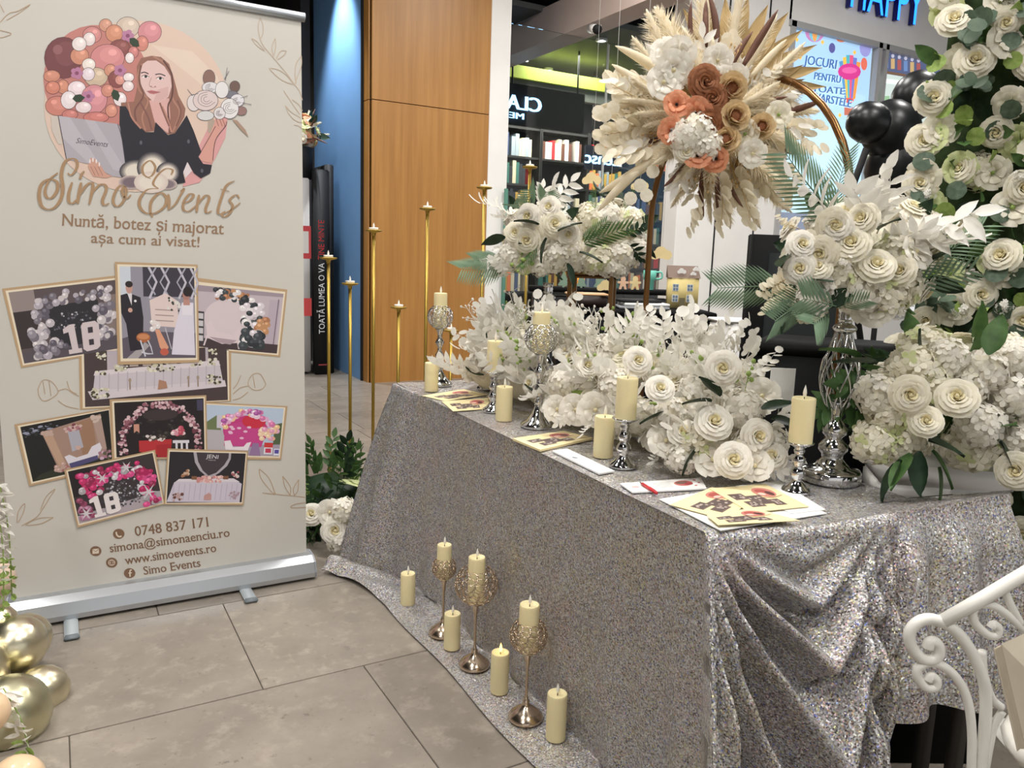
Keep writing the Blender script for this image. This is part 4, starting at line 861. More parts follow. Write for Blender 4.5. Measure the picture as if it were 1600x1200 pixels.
def d8(k, g):
    k.rect(0, 0, 1, 1, (60, 50, 54)); k.poly([(0, 0), (.25, 0), (.25, .5), (0, .5)], (34, 28, 32)); k.poly([(0, .85), (1, .75), (1, 1), (0, 1)], (176, 164, 172))
    blobs(k, g, box_(.3, .36, .76, .88), 150, (.008, .016), [(206, 206, 214), (130, 130, 140), (60, 60, 66), (90, 90, 98)], 1.4)
    Pk = [(200, 50, 110), (176, 36, 92), (216, 80, 140), (150, 40, 80)]; S_ = [(206, 202, 208), (170, 166, 172)]
    blobs(k, g, box_(.1, .12, .36, .56), 34, (.028, .05), Pk+Pk+S_, 1.3); blobs(k, g, box_(.34, .08, .86, .34), 52, (.028, .05), Pk+Pk+S_+S_, 1.3); blobs(k, g, box_(.78, .28, .97, .98), 40, (.03, .055), Pk+Pk+S_, 1.3); blobs(k, g, box_(.04, .56, .18, .95), 16, (.03, .05), [(120, 50, 80), (176, 120, 150), (150, 70, 100)], 1.3)
    for cx, cy, r in ((.66, .16, .09), (.86, .72, .13), (.36, .26, .08), (.1, .84, .1)):
        for i in range(6): a = i*PI/3+.2; k.poly([(cx+.015*math.cos(a+1.57), cy+.02*math.sin(a+1.57)), (cx+r*math.cos(a), cy+r*1.4*math.sin(a)), (cx-.015*math.cos(a+1.57), cy-.02*math.sin(a+1.57))], (214, 206, 212))
    eighteen(k, .16, .56, .34, .4, (234, 226, 226))
def d9(k, g):
    k.rect(0, 0, 1, 1, (40, 36, 42)); k.poly([(.3, .0), (.33, .2), (.4, .36), (.5, .48), (.56, .5), (.66, .4), (.76, .26), (.8, .12), (.8, 0)], (176, 170, 178)); k.poly([(.34, 0), (.37, .18), (.44, .36), (.52, .46), (.62, .4), (.72, .24), (.77, .1), (.77, 0)], (66, 58, 64)); k.text('JENI', (.47, .11), (.63, .12), .08, (226, 222, 226)); k.text('majorat', (.5, .155), (.6, .16), .025, (200, 196, 200))
    k.poly([(.08, .6), (.16, .53), (.86, .52), (.98, .62), (.97, 1), (0, .98)], (206, 198, 212)); k.poly([(.14, .53), (.86, .51), (.95, .58), (.1, .58)], (222, 214, 222))
    for i in range(13): x = .08+i*.07; k.line([(x, .62), (x-.01, .95)], .008, (182, 172, 190), 1)
    blobs(k, g, box_(.38, .47, .7, .58), 46, (.014, .026), [(222, 170, 166), (206, 140, 140), (236, 206, 200)], 1.4); blobs(k, g, box_(.18, .36, .26, .48), 12, (.014, .024), [(206, 176, 150), (160, 110, 80)], 1.4); blobs(k, g, box_(.84, .38, .92, .48), 12, (.014, .024), [(222, 206, 200), (170, 90, 100)], 1.4); blobs(k, g, box_(.06, .82, .2, .96), 18, (.012, .024), [(190, 160, 160), (110, 70, 60)], 1.4); k.poly([(.48, .86), (.54, .8), (.58, .84), (.58, .95), (.48, .95)], (196, 150, 146)); k.rect(.3, .47, .37, .54, (130, 90, 66)); k.rect(.72, .46, .79, .53, (130, 90, 66)); blobs(k, g, box_(.82, .78, .95, .92), 14, (.012, .02), [(176, 150, 160)], 1.4)
photo([(3, 451), (186, 430), (190, 547), (33, 575)], [(13, 457), (183, 437), (188, 544), (38, 568)], .0008, d1, 1)
photo([(308, 434), (449, 452.5), (437.5, 558), (308, 545)], [(308, 445), (443, 459), (432.5, 552.5), (308, 541.5)], .0008, d3, 3)
photo([(123, 548), (361, 541), (361, 627), (125, 640)], [(131, 549), (354, 542), (356, 625), (133, 636)], .0008, d4, 4)
photo([(179, 409), (308.7, 413.5), (311, 566), (184, 570)], [(186.5, 416), (303, 419), (306, 559), (192, 560)], .0028, d2, 2)
photo([(22.5, 663), (172, 637), (178, 729), (46, 759.5)], [(31.7, 667), (170, 640.5), (176, 724), (51.5, 752.5)], .0028, d5, 5)
photo([(319, 628), (449, 634.5), (439, 718), (319, 717)], [(321, 632), (443, 638), (435.5, 713), (321, 709)], .0028, d7, 7)
photo([(171, 623.6), (322, 617), (324, 715), (175, 719)], [(178, 629), (317.7, 622), (319.5, 714), (182, 714)], .0044, d6, 6)
photo([(100, 733), (242, 702), (257, 786.5), (121, 823.5)], [(106, 736), (238, 707), (254, 785), (124, 817.5)], .0066, d8, 8)
photo([(261.5, 700), (387, 704), (379.7, 788.5), (256, 787.5)], [(265, 705), (383.5, 708), (377, 784), (259.7, 785)], .0066, d9, 9)
# ================================================================== TABLE AND CLOTH
TZ = .750
A_, B_, D_, E_ = V((1.06, 1.075, 0)), V((1.16, 2.92, 0)), V((1.655, 1.035, 0)), None
PK1, PK2 = onz(1396, 802, .768), onz(1577, 772, .788)
C_ = B_+(D_-A_)
ang = math.atan2(B_.y-A_.y, B_.x-A_.x)-PI/2
T = thing('folding_table', 'long folding table hidden under the sequin cloth', 'table', (A_+C_)/2, ang)
cx = (A_+C_)/2; ln = (B_-A_).length; wdt = (D_-A_).length*.985
tblm = mat('table_white', (214, 214, 210), .5, var=.03, scale=8)
mb = MB(); mb.box((cx.x, cx.y, .72), (wdt-.03, ln-.03, .04), ang, .006); mb.build('tabletop', tblm, T)
for sx in (-1, 1):
    for sy in (-1, 1):
        p = cx + M.Rotation(ang, 3, 'Z')@V((sx*(wdt/2-.08), sy*(ln/2-.2), 0)); mb = MB(); mb.tube([(p.x, p.y, 0), (p.x, p.y, .70)], .014, 8); mb.build('leg', mat('table_leg', (150, 152, 156), .4, .6), T)

seq = bpy.data.materials.new('sequin_fabric'); seq.use_nodes = True; nt = seq.node_tree; N = nt.nodes; L = nt.links; b = N['Principled BSDF']
tc = N.new('ShaderNodeTexCoord')
v1 = N.new('ShaderNodeTexVoronoi'); v1.inputs['Scale'].default_value = 330; v1.inputs['Randomness'].default_value = .9; L.new(tc.outputs['Object'], v1.inputs['Vector'])
sx_ = N.new('ShaderNodeSeparateColor'); L.new(v1.outputs['Color'], sx_.inputs[0])
rp = N.new('ShaderNodeValToRGB'); e = rp.color_ramp; e.interpolation = 'CONSTANT'
cols = [(0, (112, 104, 100)), (.10, (186, 180, 176)), (.32, (220, 219, 217)), (.52, (196, 188, 182)), (.66, (162, 152, 146)), (.76, (214, 212, 214)), (.84, (146, 156, 200)), (.88, (226, 186, 190)), (.92, (216, 212, 156)), (.965, (206, 170, 132)), (.985, (112, 124, 196))]
e.elements[0].position = 0; e.elements[0].color = (*lin(cols[0][1]), 1); e.elements[1].position = cols[1][0]; e.elements[1].color = (*lin(cols[1][1]), 1)
cols = [(p, tuple(v*.92 for v in c)) for p, c in cols]
e.elements[0].color = (*lin(cols[0][1]), 1); e.elements[1].color = (*lin(cols[1][1]), 1)
for p, c in cols[2:]: q = e.elements.new(p); q.color = (*lin(c), 1)
L.new(sx_.outputs[0], rp.inputs[0])
nz = N.new('ShaderNodeTexNoise'); nz.inputs['Scale'].default_value = 7; nz.inputs['Detail'].default_value = 3; L.new(tc.outputs['Object'], nz.inputs['Vector'])
r2 = N.new('ShaderNodeValToRGB'); q2 = r2.color_ramp; q2.elements[0].position = .3; q2.elements[0].color = (1, .93, .93, 1); q2.elements[1].position = .7; q2.elements[1].color = (1, .97, .84, 1); q3_ = q2.elements.new(.5); q3_.color = (.93, .97, 1, 1); L.new(nz.outputs[0], r2.inputs[0])
mm_ = N.new('ShaderNodeMix'); mm_.data_type = 'RGBA'; mm_.blend_type = 'MULTIPLY'; mm_.inputs[0].default_value = .9; L.new(rp.outputs[0], mm_.inputs[6]); L.new(r2.outputs[0], mm_.inputs[7]); L.new(mm_.outputs[2], b.inputs['Base Color'])
mr = N.new('ShaderNodeMapRange'); mr.inputs[3].default_value = 280; mr.inputs[4].default_value = 620; L.new(sx_.outputs[1], mr.inputs[0])
if 'Thin Film Thickness' in b.inputs: L.new(mr.outputs[0], b.inputs['Thin Film Thickness']); b.inputs['Thin Film IOR'].default_value = 1.6
ge = N.new('ShaderNodeNewGeometry'); sb = N.new('ShaderNodeVectorMath'); sb.operation = 'SUBTRACT'; L.new(v1.outputs['Color'], sb.inputs[0]); sb.inputs[1].default_value = (.5, .5, .5)
sc = N.new('ShaderNodeVectorMath'); sc.operation = 'SCALE'; sc.inputs['Scale'].default_value = .85; L.new(sb.outputs[0], sc.inputs[0])
ad = N.new('ShaderNodeVectorMath'); ad.operation = 'ADD'; L.new(ge.outputs['Normal'], ad.inputs[0]); L.new(sc.outputs[0], ad.inputs[1])
nm = N.new('ShaderNodeVectorMath'); nm.operation = 'NORMALIZE'; L.new(ad.outputs[0], nm.inputs[0]); L.new(nm.outputs[0], b.inputs['Normal'])
b.inputs['Metallic'].default_value = .30; b.inputs['Roughness'].default_value = .36

def sm(x): x = max(0, min(1, x)); return x*x*(3-2*x)
stations = []   # (top point, zone, parameter)
for i in range(6): stations.append((C_.lerp(B_, i/6), 'far', i/6))
nF = 120
for i in range(nF+1): stations.append((B_.lerp(A_, i/nF), 'front', i/nF))
nN = 130
for i in range(1, nN+1): stations.append((A_.lerp(PK1, i/nN), 'near', i/nN))
nP = 44
for i in range(1, nP+1): stations.append((PK1.lerp(PK2, i/nP), 'peak', i/nP))
NR = 80
def cloth_pt(st, t):
    T_, zone, p = st; T_ = V((T_.x, T_.y, TZ))
    if zone == 'far':
        q = 1-p; z = TZ*(1-min(1, t/.86)); tip = V((.85, 2.91, 0)); g = V((.93, 2.97, 0))
        G = V((T_.x, T_.y+.10, 0)).lerp(g, sm(p)); H = V((T_.x, T_.y+.2, 0)).lerp(tip, sm(p))
    elif zone == 'front':
        f = sm(1-p/.26); G = V((1.125+.03*(1-p), T_.y, 0)).lerp(V((.93, 2.97, 0)), f**1.3); H = V((.976, T_.y-.005, 0)).lerp(V((.85, 2.91, 0)), f**2)
    if zone in ('far', 'front'):
        s = p*1.85
        if t < .86:
            k = t/.86; P_ = V((T_.x, T_.y, 0)).lerp(G, k**.8); P_.z = max(.008, TZ*(1-k)); w = k*(.35+.65*sm((p-.75)/.25)+.9*sm((.3-p)/.3) if zone == 'front' else .6)
            fold = .016*math.sin(s*23+1.2*math.sin(s*5))+.008*math.sin(s*51+2)
            P_.x += fold*w
            if zone == 'front': P_.y += .02*w*math.cos(s*17)*sm((.25-p)/.25)
        else:
            k = (t-.86)/.14; P_ = G.lerp(H, k); fl = sm((.30-p)/.30) if zone == 'front' else p
            P_.z = .008+fl*(.035*abs(math.sin(s*16+k*4))*(1-k*.5)+.03*math.sin(PI*k))+.004*math.sin(s*30)*(1-k)*.3
            if zone == 'front': P_.x += .006*math.sin(s*9)*k
        # soft table edge
        if t < .03: P_.z = TZ-.004*(t/.03)
        return P_
    if zone == 'near':
        g = 1-abs(2*p-1)**1.15; ph = (t+.02)/(.055+g*.95); drop = .735*t
        out = .015+.10*sm(t*1.2)*g + .16*t*sm((.25-p)/.25) + .06*t
        amp = .060*sm(t*4)*min(1, (.05+g)*1.5)
        o = amp*math.sin(2*PI*math.log(ph+.06)/.50+.6) + .22*amp*math.sin(2*PI*math.log(ph+.06)/.25+2*p)
        fan = .034*t*sm((.30-p)/.30)*math.sin(p*72+.8)+.040*sm(t*3)*sm((p-.62)/.38)*math.sin(p*62-t*1.0)
        sag = .02*g*sm(t*8)*(1-t)
        n = V((-.09, -1, 0)).normalized()
        P_ = V((T_.x, T_.y, TZ-drop-sag)) + n*(out+o+fan) if t > 0 else V((T_.x, T_.y, TZ))
        if t > 0: P_.x += (-.13*t*sm((.4-p)/.4)) - .10*t*sm((p-.45)/.55)*0.6
        P_.z += (PK1.z-TZ)*sm((p-.55)/.45)*(1-t)
        return P_
    # raised corner beyond the table
    up = PK1.z-TZ+(PK2.z-PK1.z)*p; bottom = .35+.02*math.sin(p*5)
    z = TZ+up-(TZ+up-bottom)*t
    out = .03*sm(t*4)+.05*t; fold = .024*sm(t*3)*(math.sin(p*15-t*1.5+.4)*(1-.55*p))
    return V((T_.x - .06*t*(1-p), T_.y-out-fold, z))
mb = MB(); nS = len(stations)
vs = [cloth_pt(st, j/NR) for j in range(NR+1) for st in stations]
mb.add(vs, [(j*nS+i, (j+1)*nS+i, (j+1)*nS+i+1, j*nS+i+1) for j in range(NR) for i in range(nS-1)])
nu, nv = 12, 36
top = [A_.lerp(D_, i/nu)+(B_-A_)*(j/nv) for j in range(nv+1) for i in range(nu+1)]
mb.add([(p.x, p.y, TZ+.0005+.0015*math.sin(p.x*31)*math.sin(p.y*17)) for p in top], [(j*(nu+1)+i, j*(nu+1)+i+1, (j+1)*(nu+1)+i+1, (j+1)*(nu+1)+i) for j in range(nv) for i in range(nu)])
npk = 16
def zedge(p): return TZ+(PK1.z-TZ)*sm((p-.55)/.45)
rows = [[V((*(A_.lerp(PK1, i/npk).lerp(A_.lerp(D_, i/npk), j/4))[:2], zedge(i/npk)+(TZ+.0005-zedge(i/npk))*sm(j/4))) for i in range(npk+1)] for j in range(5)]
mb.add([p for r_ in rows for p in r_], [(j*(npk+1)+i, j*(npk+1)+i+1, (j+1)*(npk+1)+i+1, (j+1)*(npk+1)+i) for j in range(4) for i in range(npk)])
bk_ = V((D_.x-PK1.x, D_.y-PK1.y, 0))
pk = [V((*(PK1.lerp(PK2, i/10)+bk_*(j/4))[:2], (PK1.z+(PK2.z-PK1.z)*i/10)*(1-sm(j/4))+(TZ+.0005)*sm(j/4))) for j in range(5) for i in range(11)]
mb.add(pk, [(j*11+i, j*11+i+1, (j+1)*11+i+1, (j+1)*11+i) for j in range(4) for i in range(10)])
solo(mb, 'sequin_tablecloth', seq, (cx.x, cx.y, 0), 'silver iridescent sequin cloth draped over the long table down to the floor', 'tablecloth')

sc_ = (PK1+PK2)/2+V((.06, .09, 0)); rs_ = math.atan2(PK2.y-PK1.y, PK2.x-PK1.x)
t = thing('side_stool', 'low dark stool holding up the corner of the sequin cloth', 'stool', (sc_.x, sc_.y, 0), rs_); wst = (PK2-PK1).length
mb = MB(); mb.box((sc_.x, sc_.y, .725), (wst*.86, .12, .03), rs_, .004); stm = mat('stool_dark', (60, 56, 52), .6, var=.1, scale=10); mb.build('seat', stm, t)
for a in (-1, 1):
    for c2 in (-1, 1): q = sc_+M.Rotation(rs_, 3, 'Z')@V((a*wst*.40, c2*.045, 0)); mb = MB(); mb.box((q.x, q.y, .355), (.03, .03, .71), rs_, .003); mb.build('leg', stm, t)

# ================================================================== CANDLES AND HOLDERS
wax = mat('ivory_wax', (240, 226, 178), .5, sub=.15, var=.04, scale=30); wick = mat('wick', (50, 40, 34), .9); tipm = mat('led_flame', (240, 236, 226), .35, sub=.2); lit = mat('lit_flame', (255, 210, 110), .4, emis=(255, 190, 80), es=6)
MESHC = {}
def cmesh(key, fn):
    if key not in MESHC: MESHC[key] = fn()
    return MESHC[key]
def waxm():
    mb = MB(); mb.lathe([(.0, 0), (.97, 0), (1, .02), (1, .94), (.985, .985), (.93, 1), (.82, .985), (.6, .955), (.2, .945), (0, .945)], 24); return mb.mesh('wax', wax)
def wickm(): mb = MB(); mb.tube([(0, 0, -.002), (.0005, 0, .008)], .0011, 6); return mb.mesh('wick', wick)
def flamem(m_): mb = MB(); mb.lathe([(0, 0), (.0028, .003), (.0036, .008), (.0026, .014), (.001, .020), (0, .023)], 10); return mb.mesh('flame', m_)
cmesh('wax', waxm); cmesh('wick', wickm); cmesh('tip', lambda: flamem(tipm)); cmesh('lit', lambda: flamem(lit))
def candle(p, r, h, label, group='ivory pillar candles', lit_=False):
    t = thing('pillar_candle', label, 'candle', p, group=group)
    link(MESHC['wax'], 'wax', t, M.Diagonal((r, r, h, 1))); wk = link(MESHC['wick'], 'wick', t, M.Translation((0, 0, h*.945)))
    link(MESHC['lit' if lit_ else 'tip'], 'flame', wk, M.Translation((0.001, 0, .006)) @ M.Diagonal((1.3, 1.3, 1.25, 1))); return t
silver = mat('polished_silver', (206, 206, 206), .09, 1.0, var=.03, scale=30); rosegold = mat('champagne_metal', (206, 186, 164), .2, 1.0, var=.04, scale=30)
def ringcup(R, rows, per, rho, thick, squash=1.0, phi0=.55, phi1=2.55, spike=0):
    mb = MB()
    for j in range(rows):
        ph = phi0+(phi1-phi0)*j/(rows-1); n_ = max(5, round(per*math.sin(ph))); 
        for i in range(n_):
            q = 2*PI*(i+.5*(j % 2))/n_; d = V((math.sin(ph)*math.cos(q), math.sin(ph)*math.sin(q), -math.cos(ph)*squash)); mt_ = frame_mt(d*R, d, 0, 1)
            rr = rho*(.72+.28*math.sin(ph)); mb.tube([mt_@V((rr*math.cos(a), rr*math.sin(a), 0)) for a in [2*PI*k/10 for k in range(10)]], thick, 4, closed=True)
            if spike: mb.ball(mt_@V((0, 0, 0)), spike, 6, 4)
    mb.lathe([(R*math.sin(phi0), -R*squash*math.cos(phi0)), (R*math.sin(phi0)*.6, -R*squash*.93), (R*.2, -R*squash*.98)], 14)
    return mb
def gobstem(h, m_, br=.052):
    mb = MB(); mb.lathe([(br, 0), (br*1.02, .006), (br*.96, .012), (br*.7, .022), (br*.4, .042), (.012, .062), (.011, .072), (.015, .078), (.01, .085), (.009, .10), (.016, .112), (.017, .122), (.009, .134), (.008, .15), (.014, .162), (.018, .17), (.014, .178), (.008, .188), (.009, .198), (.013, h-.008), (.02, h)], 22); return mb.mesh('stem', m_)
def slimstem(h, m_):
    mb = MB(); mb.lathe([(.047, 0), (.049, .005), (.046, .012), (.03, .026), (.014, .038), (.009, .046), (.010, .052), (.006, .056), (.004, .07), (.004, h-.05), (.0065, h-.03), (.009, h-.01), (.017, h)], 20); return mb.mesh('stem', m_)
def goblet(p, kind, label, R, h, group, ch, cr=.026):
    t = thing('candle_goblet', label, 'candle holder', p, group=group)
    link(cmesh(('st', kind, h), lambda: gobstem(h, silver) if kind == 's' else slimstem(h, rosegold)), 'stem', t)
    link(cmesh(('cup', kind, R), lambda: (ringcup(R, 7, 13, R*.285, .0013, 1, .5, 2.35) if kind == 's' else ringcup(R, 7, 13, R*.30, .0013, 1.0, .45, 2.2)).mesh('wire_cup', silver if kind == 's' else rosegold)), 'wire_cup', t, M.Translation((0, 0, h+R*.96)))
    candle((p[0], p[1], p[2]+h+R*.04), cr, ch, 'ivory candle in the wire cup of ' + {'far goblet': 'the silver goblet at the far table end', 'near goblet': 'the silver goblet beside the white garland', 'g1': 'the smallest champagne goblet on the cloth hem', 'g2': 'the widest champagne goblet on the cloth hem', 'g3': 'the half open champagne goblet on the hem'}[group_key[0]], 'candles held in wire goblets')
group_key = ['']
def tz(x, y): p = onz(x, y, TZ); return V((p.x, p.y, TZ+.003))
def fz(x, y): p = onz(x, y, .012); return V((p.x, p.y, .0125))
group_key[0] = 'far goblet'; goblet(tz(686, 603), 's', 'tall silver goblet with round wire cup at the far end of the table', .047, .225, 'silver wire cup goblets', .135)
group_key[0] = 'near goblet'; goblet(tz(840, 668), 's', 'tall silver goblet with round wire cup beside the white garland', .047, .225, 'silver wire cup goblets', .122)
group_key[0] = 'g1'; goblet(fz(692, 990), 'r', 'smallest champagne goblet with scalloped wire cup on the cloth hem', .038, .195, 'champagne goblets on the hem', .115, .024)
group_key[0] = 'g2'; goblet(fz(741, 1040), 'r', 'champagne goblet with the widest scalloped wire cup on the cloth hem', .062, .205, 'champagne goblets on the hem', .145, .026)
group_key[0] = 'g3'; goblet(fz(821, 1122), 'r', 'champagne goblet with half open wire cup between two floor candles', .049, .195, 'champagne goblets on the hem', .135, .027)
def baluster():
    mb = MB(); mb.lathe([(.034, 0), (.035, .004), (.031, .009), (.022, .016), (.013, .026), (.011, .032), (.017, .040), (.0185, .047), (.016, .055), (.010, .062), (.014, .070), (.0165, .078), (.013, .086), (.009, .091), (.012, .097), (.013, .102), (.010, .107), (.018, .112), (.030, .118), (.033, .122), (.031, .1225), (.012, .1195), (0, .1195)], 22); return mb.mesh('stand', silver)
BAL = baluster()
for x, y, h, lab, who in ((760, 609, .138, 'small silver baluster candle holder beside the white letter M', 'the holder beside the white letter M'), (771, 644, .134, 'small silver baluster candle holder beside the cream leaflets', 'the holder beside the cream leaflets'), (973, 731, .124, 'small silver baluster candle holder in front of the white garland', 'the holder in front of the white garland'), (1243, 770, .116, 'small silver baluster candle holder beside the tall silver vase', 'the holder beside the tall silver vase')):
    p = tz(x, y); t = thing('candle_holder', lab, 'candle holder', p, group='small silver candle holders'); s = h/.122; link(BAL, 'stand', t, M.Diagonal((s, s, s, 1)))
    candle(p+V((0, 0, .1195*s+.0005)), .0262, .104, 'ivory pillar candle on ' + who)
for x, y, h, lab in ((674, 612, .108, 'ivory pillar candle standing on the table before the far goblet'), (787, 658, .108, 'ivory pillar candle standing on the table before the near goblet'), (942, 715, .108, 'ivory pillar candle standing on the table beside the long envelope')): candle(tz(x, y), .0262, h, lab)
for x, y, h, lab, l in ((637, 943, .116, 'ivory pillar candle standing alone at the gathered end of the hem', False), (706, 1012, .118, 'ivory pillar candle on the hem between the small and wide goblets', False), (780, 1080, .122, 'ivory pillar candle with a glowing yellow flame on the cloth hem', True), (868, 1153, .128, 'ivory pillar candle at the end of the row of floor goblets', False)): candle(fz(x, y), .0265, h, lab, 'ivory pillar candles', l)

# tall gold tea light poles
goldm = mat('brass_gold', (184, 154, 72), .36, .75, var=.06, scale=12); teaw = mat('tealight_white', (240, 238, 232), .4)
PCUP = None
def polecup():
    mb = MB(); mb.lathe([(.006, -.03), (.010, -.02), (.012, -.008), (.040, -.002), (.043, .004), (.041, .006), (.03, .003), (0, .003)], 20); return mb.mesh('saucer', goldm)
def teacup(): mb = MB(); mb.lathe([(.0, 0), (.022, 0), (.0235, .012), (.022, .014), (.018, .011), (0, .011)], 18); return mb.mesh('case', teaw)
PCUP = polecup(); TEA = teacup()
PLAB = ['beside the banner edge', 'beside the tallest blue stretch of wall', 'before the left edge of the wood pillar', 'shortest but one, before the wood pillar', 'tall, before the middle of the wood pillar', 'shortest of the row, behind the far goblet', 'tall, before the white post', 'tallest of all, behind the palm frond bouquet']
for i, (x, y) in enumerate(((513, 404), (547, 444), (584, 361), (623, 481), (668, 327), (705, 517), (757, 294), (828, 262))):
    p = onY(x, y, 3.9); base = V((p.x, 3.9, 0))
    t = thing('tealight_pole', 'thin gold tea light pole, ' + PLAB[i], 'candle stand', base, group='gold tea light poles')
    mb = MB(); mb.lathe([(.045, 0), (.045, .006), (.04, .008), (.012, .012)], 22, base); mb.build('base_plate', goldm, t)
    mb = MB(); mb.tube([base+V((0, 0, .01)), V((p.x, 3.9, p.z-.02))], .0085, 10); mb.build('pole', goldm, t)
    link(PCUP, 'saucer', t, M.Translation((0, 0, p.z)))
    u = thing('tealight', 'white tea light on the gold pole ' + PLAB[i], 'tea light', (p.x, 3.9, p.z+.0035), group='tea lights on gold poles'); link(TEA, 'case', u); link(MESHC['tip'], 'flame', u, M.Translation((0, 0, .0115)) @ M.Diagonal((1.5, 1.5, 1.2, 1)))
# teal upright by the post
mb = MB(); p = onY(787, 430, 7.24); mb.tube([(p.x, 7.24, 0), (p.x, 7.24, 1.95)], .022, 8); struct(mb, 'trim_6', mat('teal_tube', (92, 140, 124), .4, var=.05, scale=6), True)

# ================================================================== PRINTED PAPERS ON THE TABLE
paperw = mat('paper_white', (240, 240, 238), .6, var=.02, scale=20); paperc = mat('paper_cream', (242, 226, 176), .6, var=.02, scale=20)
def paper(name, quad, z, m_, label, cat, group=None, th=.0012, draw=None):
    pts = [onz(x, y, TZ+z) for x, y in quad]; c = sum(pts, V((0, 0, 0)))/4
    t = thing(name, label, cat, (c.x, c.y, TZ+z), group=group)
    mb = MB(); mb.add([(p.x, p.y, TZ+z) for p in pts]+[(p.x, p.y, TZ+z+th) for p in pts], [(3, 2, 1, 0), (4, 5, 6, 7), (0, 1, 5, 4), (1, 2, 6, 5), (2, 3, 7, 6), (3, 0, 4, 7)], True); mb.build('sheet', m_, t, False)
    if draw:
        k = Ink(quad_map([V((p.x, p.y, TZ+z+th)) for p in pts]), (0, 0, 1), .0001, 2e-5); draw(k); k.build('print', ink, t)
def leaf_print(k, s=0):
    g = random.Random(s)
    for x0, y0, x1, y1 in ((.1, .3, .34, .55), (.3, .42, .58, .78), (.16, .62, .4, .85), (.56, .62, .74, .86)):
        k.rect(x0, y0, x1, y1, (120, 100, 92)); k.rect(x0+.02, y0+.03, x1-.02, y1-.03, (92, 78, 76))
        for i in range(6): k.ell(g.uniform(x0+.04, x1-.04), g.uniform(y0+.06, y1-.06), .02, .03, (186, 170, 160), 8)
    k.ell(.72, .34, .17, .2, (206, 130, 118), 18); k.ell(.7, .3, .1, .1, (176, 84, 78), 12); k.ell(.78, .4, .06, .1, (90, 50, 50), 10); k.ell(.64, .4, .06, .06, (226, 196, 180), 10); k.line([(.5, .5), (.7, .57), (.92, .5)], .02, (196, 160, 130), 3)
paper('leaflet', [(660, 618.7), (724, 608.5), (763, 617), (695, 627)], .003, paperc, 'cream printed leaflet lying beside the farthest pillar candle', 'leaflet', 'cream leaflets', draw=lambda k: leaf_print(k, 1))
paper('leaflet', [(690, 627.5), (763, 622), (766, 639), (708, 643)], .003, paperc, 'cream printed leaflet lying at the foot of a small silver holder', 'leaflet', 'cream leaflets', draw=lambda k: leaf_print(k, 2))
paper('leaflet', [(801, 688), (880, 676), (926, 687), (844, 706)], .003, paperc, 'thick cream leaflet pile lying in front of the near goblet', 'leaflet', 'cream leaflets', th=.006, draw=lambda k: leaf_print(k, 3))
def letters(k):
    for i in range(5): k.line([(.1, .2+i*.13), (.1+.5, .2+i*.13)], .02, (150, 150, 156), 1)
def env_print(k): k.rect(.08, .3, .2, .6, (206, 206, 210)); k.line([(.3, .35), (.5, .4)], .05, (90, 90, 110), 1)
paper('envelope', [(863, 706.5), (886, 703), (960, 738), (936, 742)], .003, paperw, 'long white envelope stack lying along the table edge', 'envelope', th=.004, draw=env_print)
def flyer(k):
    k.rect(.0, .0, 1, 1, (236, 234, 230)); k.ell(.74, .42, .12, .26, (196, 110, 104), 16); k.ell(.72, .36, .08, .14, (120, 90, 80), 12); k.ell(.8, .5, .06, .12, (160, 60, 64), 12); k.ell(.12, .5, .05, .1, (222, 180, 176), 10)
    for i in range(5): k.line([(.36, .28+i*.11), (.58, .26+i*.11)], .018, (130, 128, 130), 1)
    for x, y in ((.9, .2), (.94, .45), (.88, .7)): k.ell(x, y, .02, .05, (190, 100, 100), 8)
paper('flyer', [(968, 757), (1095, 748), (1104, 765), (988, 771)], .003, paperw, 'white folded flyer with a pink drawing under a red pen', 'flyer', th=.003, draw=flyer)
a, b_ = onz(1000, 753.5, TZ+.0105), onz(1026, 770.5, TZ+.0105); d = (b_-a).normalized()
t = thing('pen', 'red ballpoint pen lying across the white flyer', 'pen', (a+b_)/2); redp = mat('pen_red', (206, 50, 56), .35)
mb = MB(); mb.tube([a+d*.012, b_], .0036, 10); mb.build('barrel', redp, t); mb = MB(); mb.tube([a, a+d*.012], [.001, .0036], 10); mb.build('tip', silver, t); mb = MB(); mb.tube([b_-d*.035+V((0, 0, .0042)), b_-d*.004+V((0, 0, .0042))], .0009, 6); mb.build('clip', redp, t)
paper('paper_sheet', [(1030, 781), (1178, 757), (1292, 803), (1126, 830)], .003, paperw, 'large white sheet under the cream leaflets at the table corner', 'paper', th=.002)
paper('paper_sheet', [(1150, 760), (1216, 752), (1290, 797), (1236, 803)], .0055, paperw, 'smaller white sheet slipped under the leaflets by the tall vase', 'paper', th=.0015)
def lp(c):
    def f(k): leaf_print(k, c)
    return f
paper('leaflet', [(1046, 789), (1112, 762), (1188, 774), (1132, 812)], .0075, paperc, 'cream leaflet with grey photographs at the left of the corner pile', 'leaflet', 'cream leaflets', draw=lp(4))
paper('leaflet', [(1108, 764), (1196, 757), (1264, 792), (1172, 801)], .0092, paperc, 'cream leaflet topmost of the corner pile beside the silver holder', 'leaflet', 'cream leaflets', draw=lp(5))
paper('leaflet', [(1104, 806), (1176, 794), (1250, 814), (1122, 821)], .0109, paperc, 'cream leaflet overhanging the front of the corner pile', 'leaflet', 'cream leaflets', draw=lp(6))
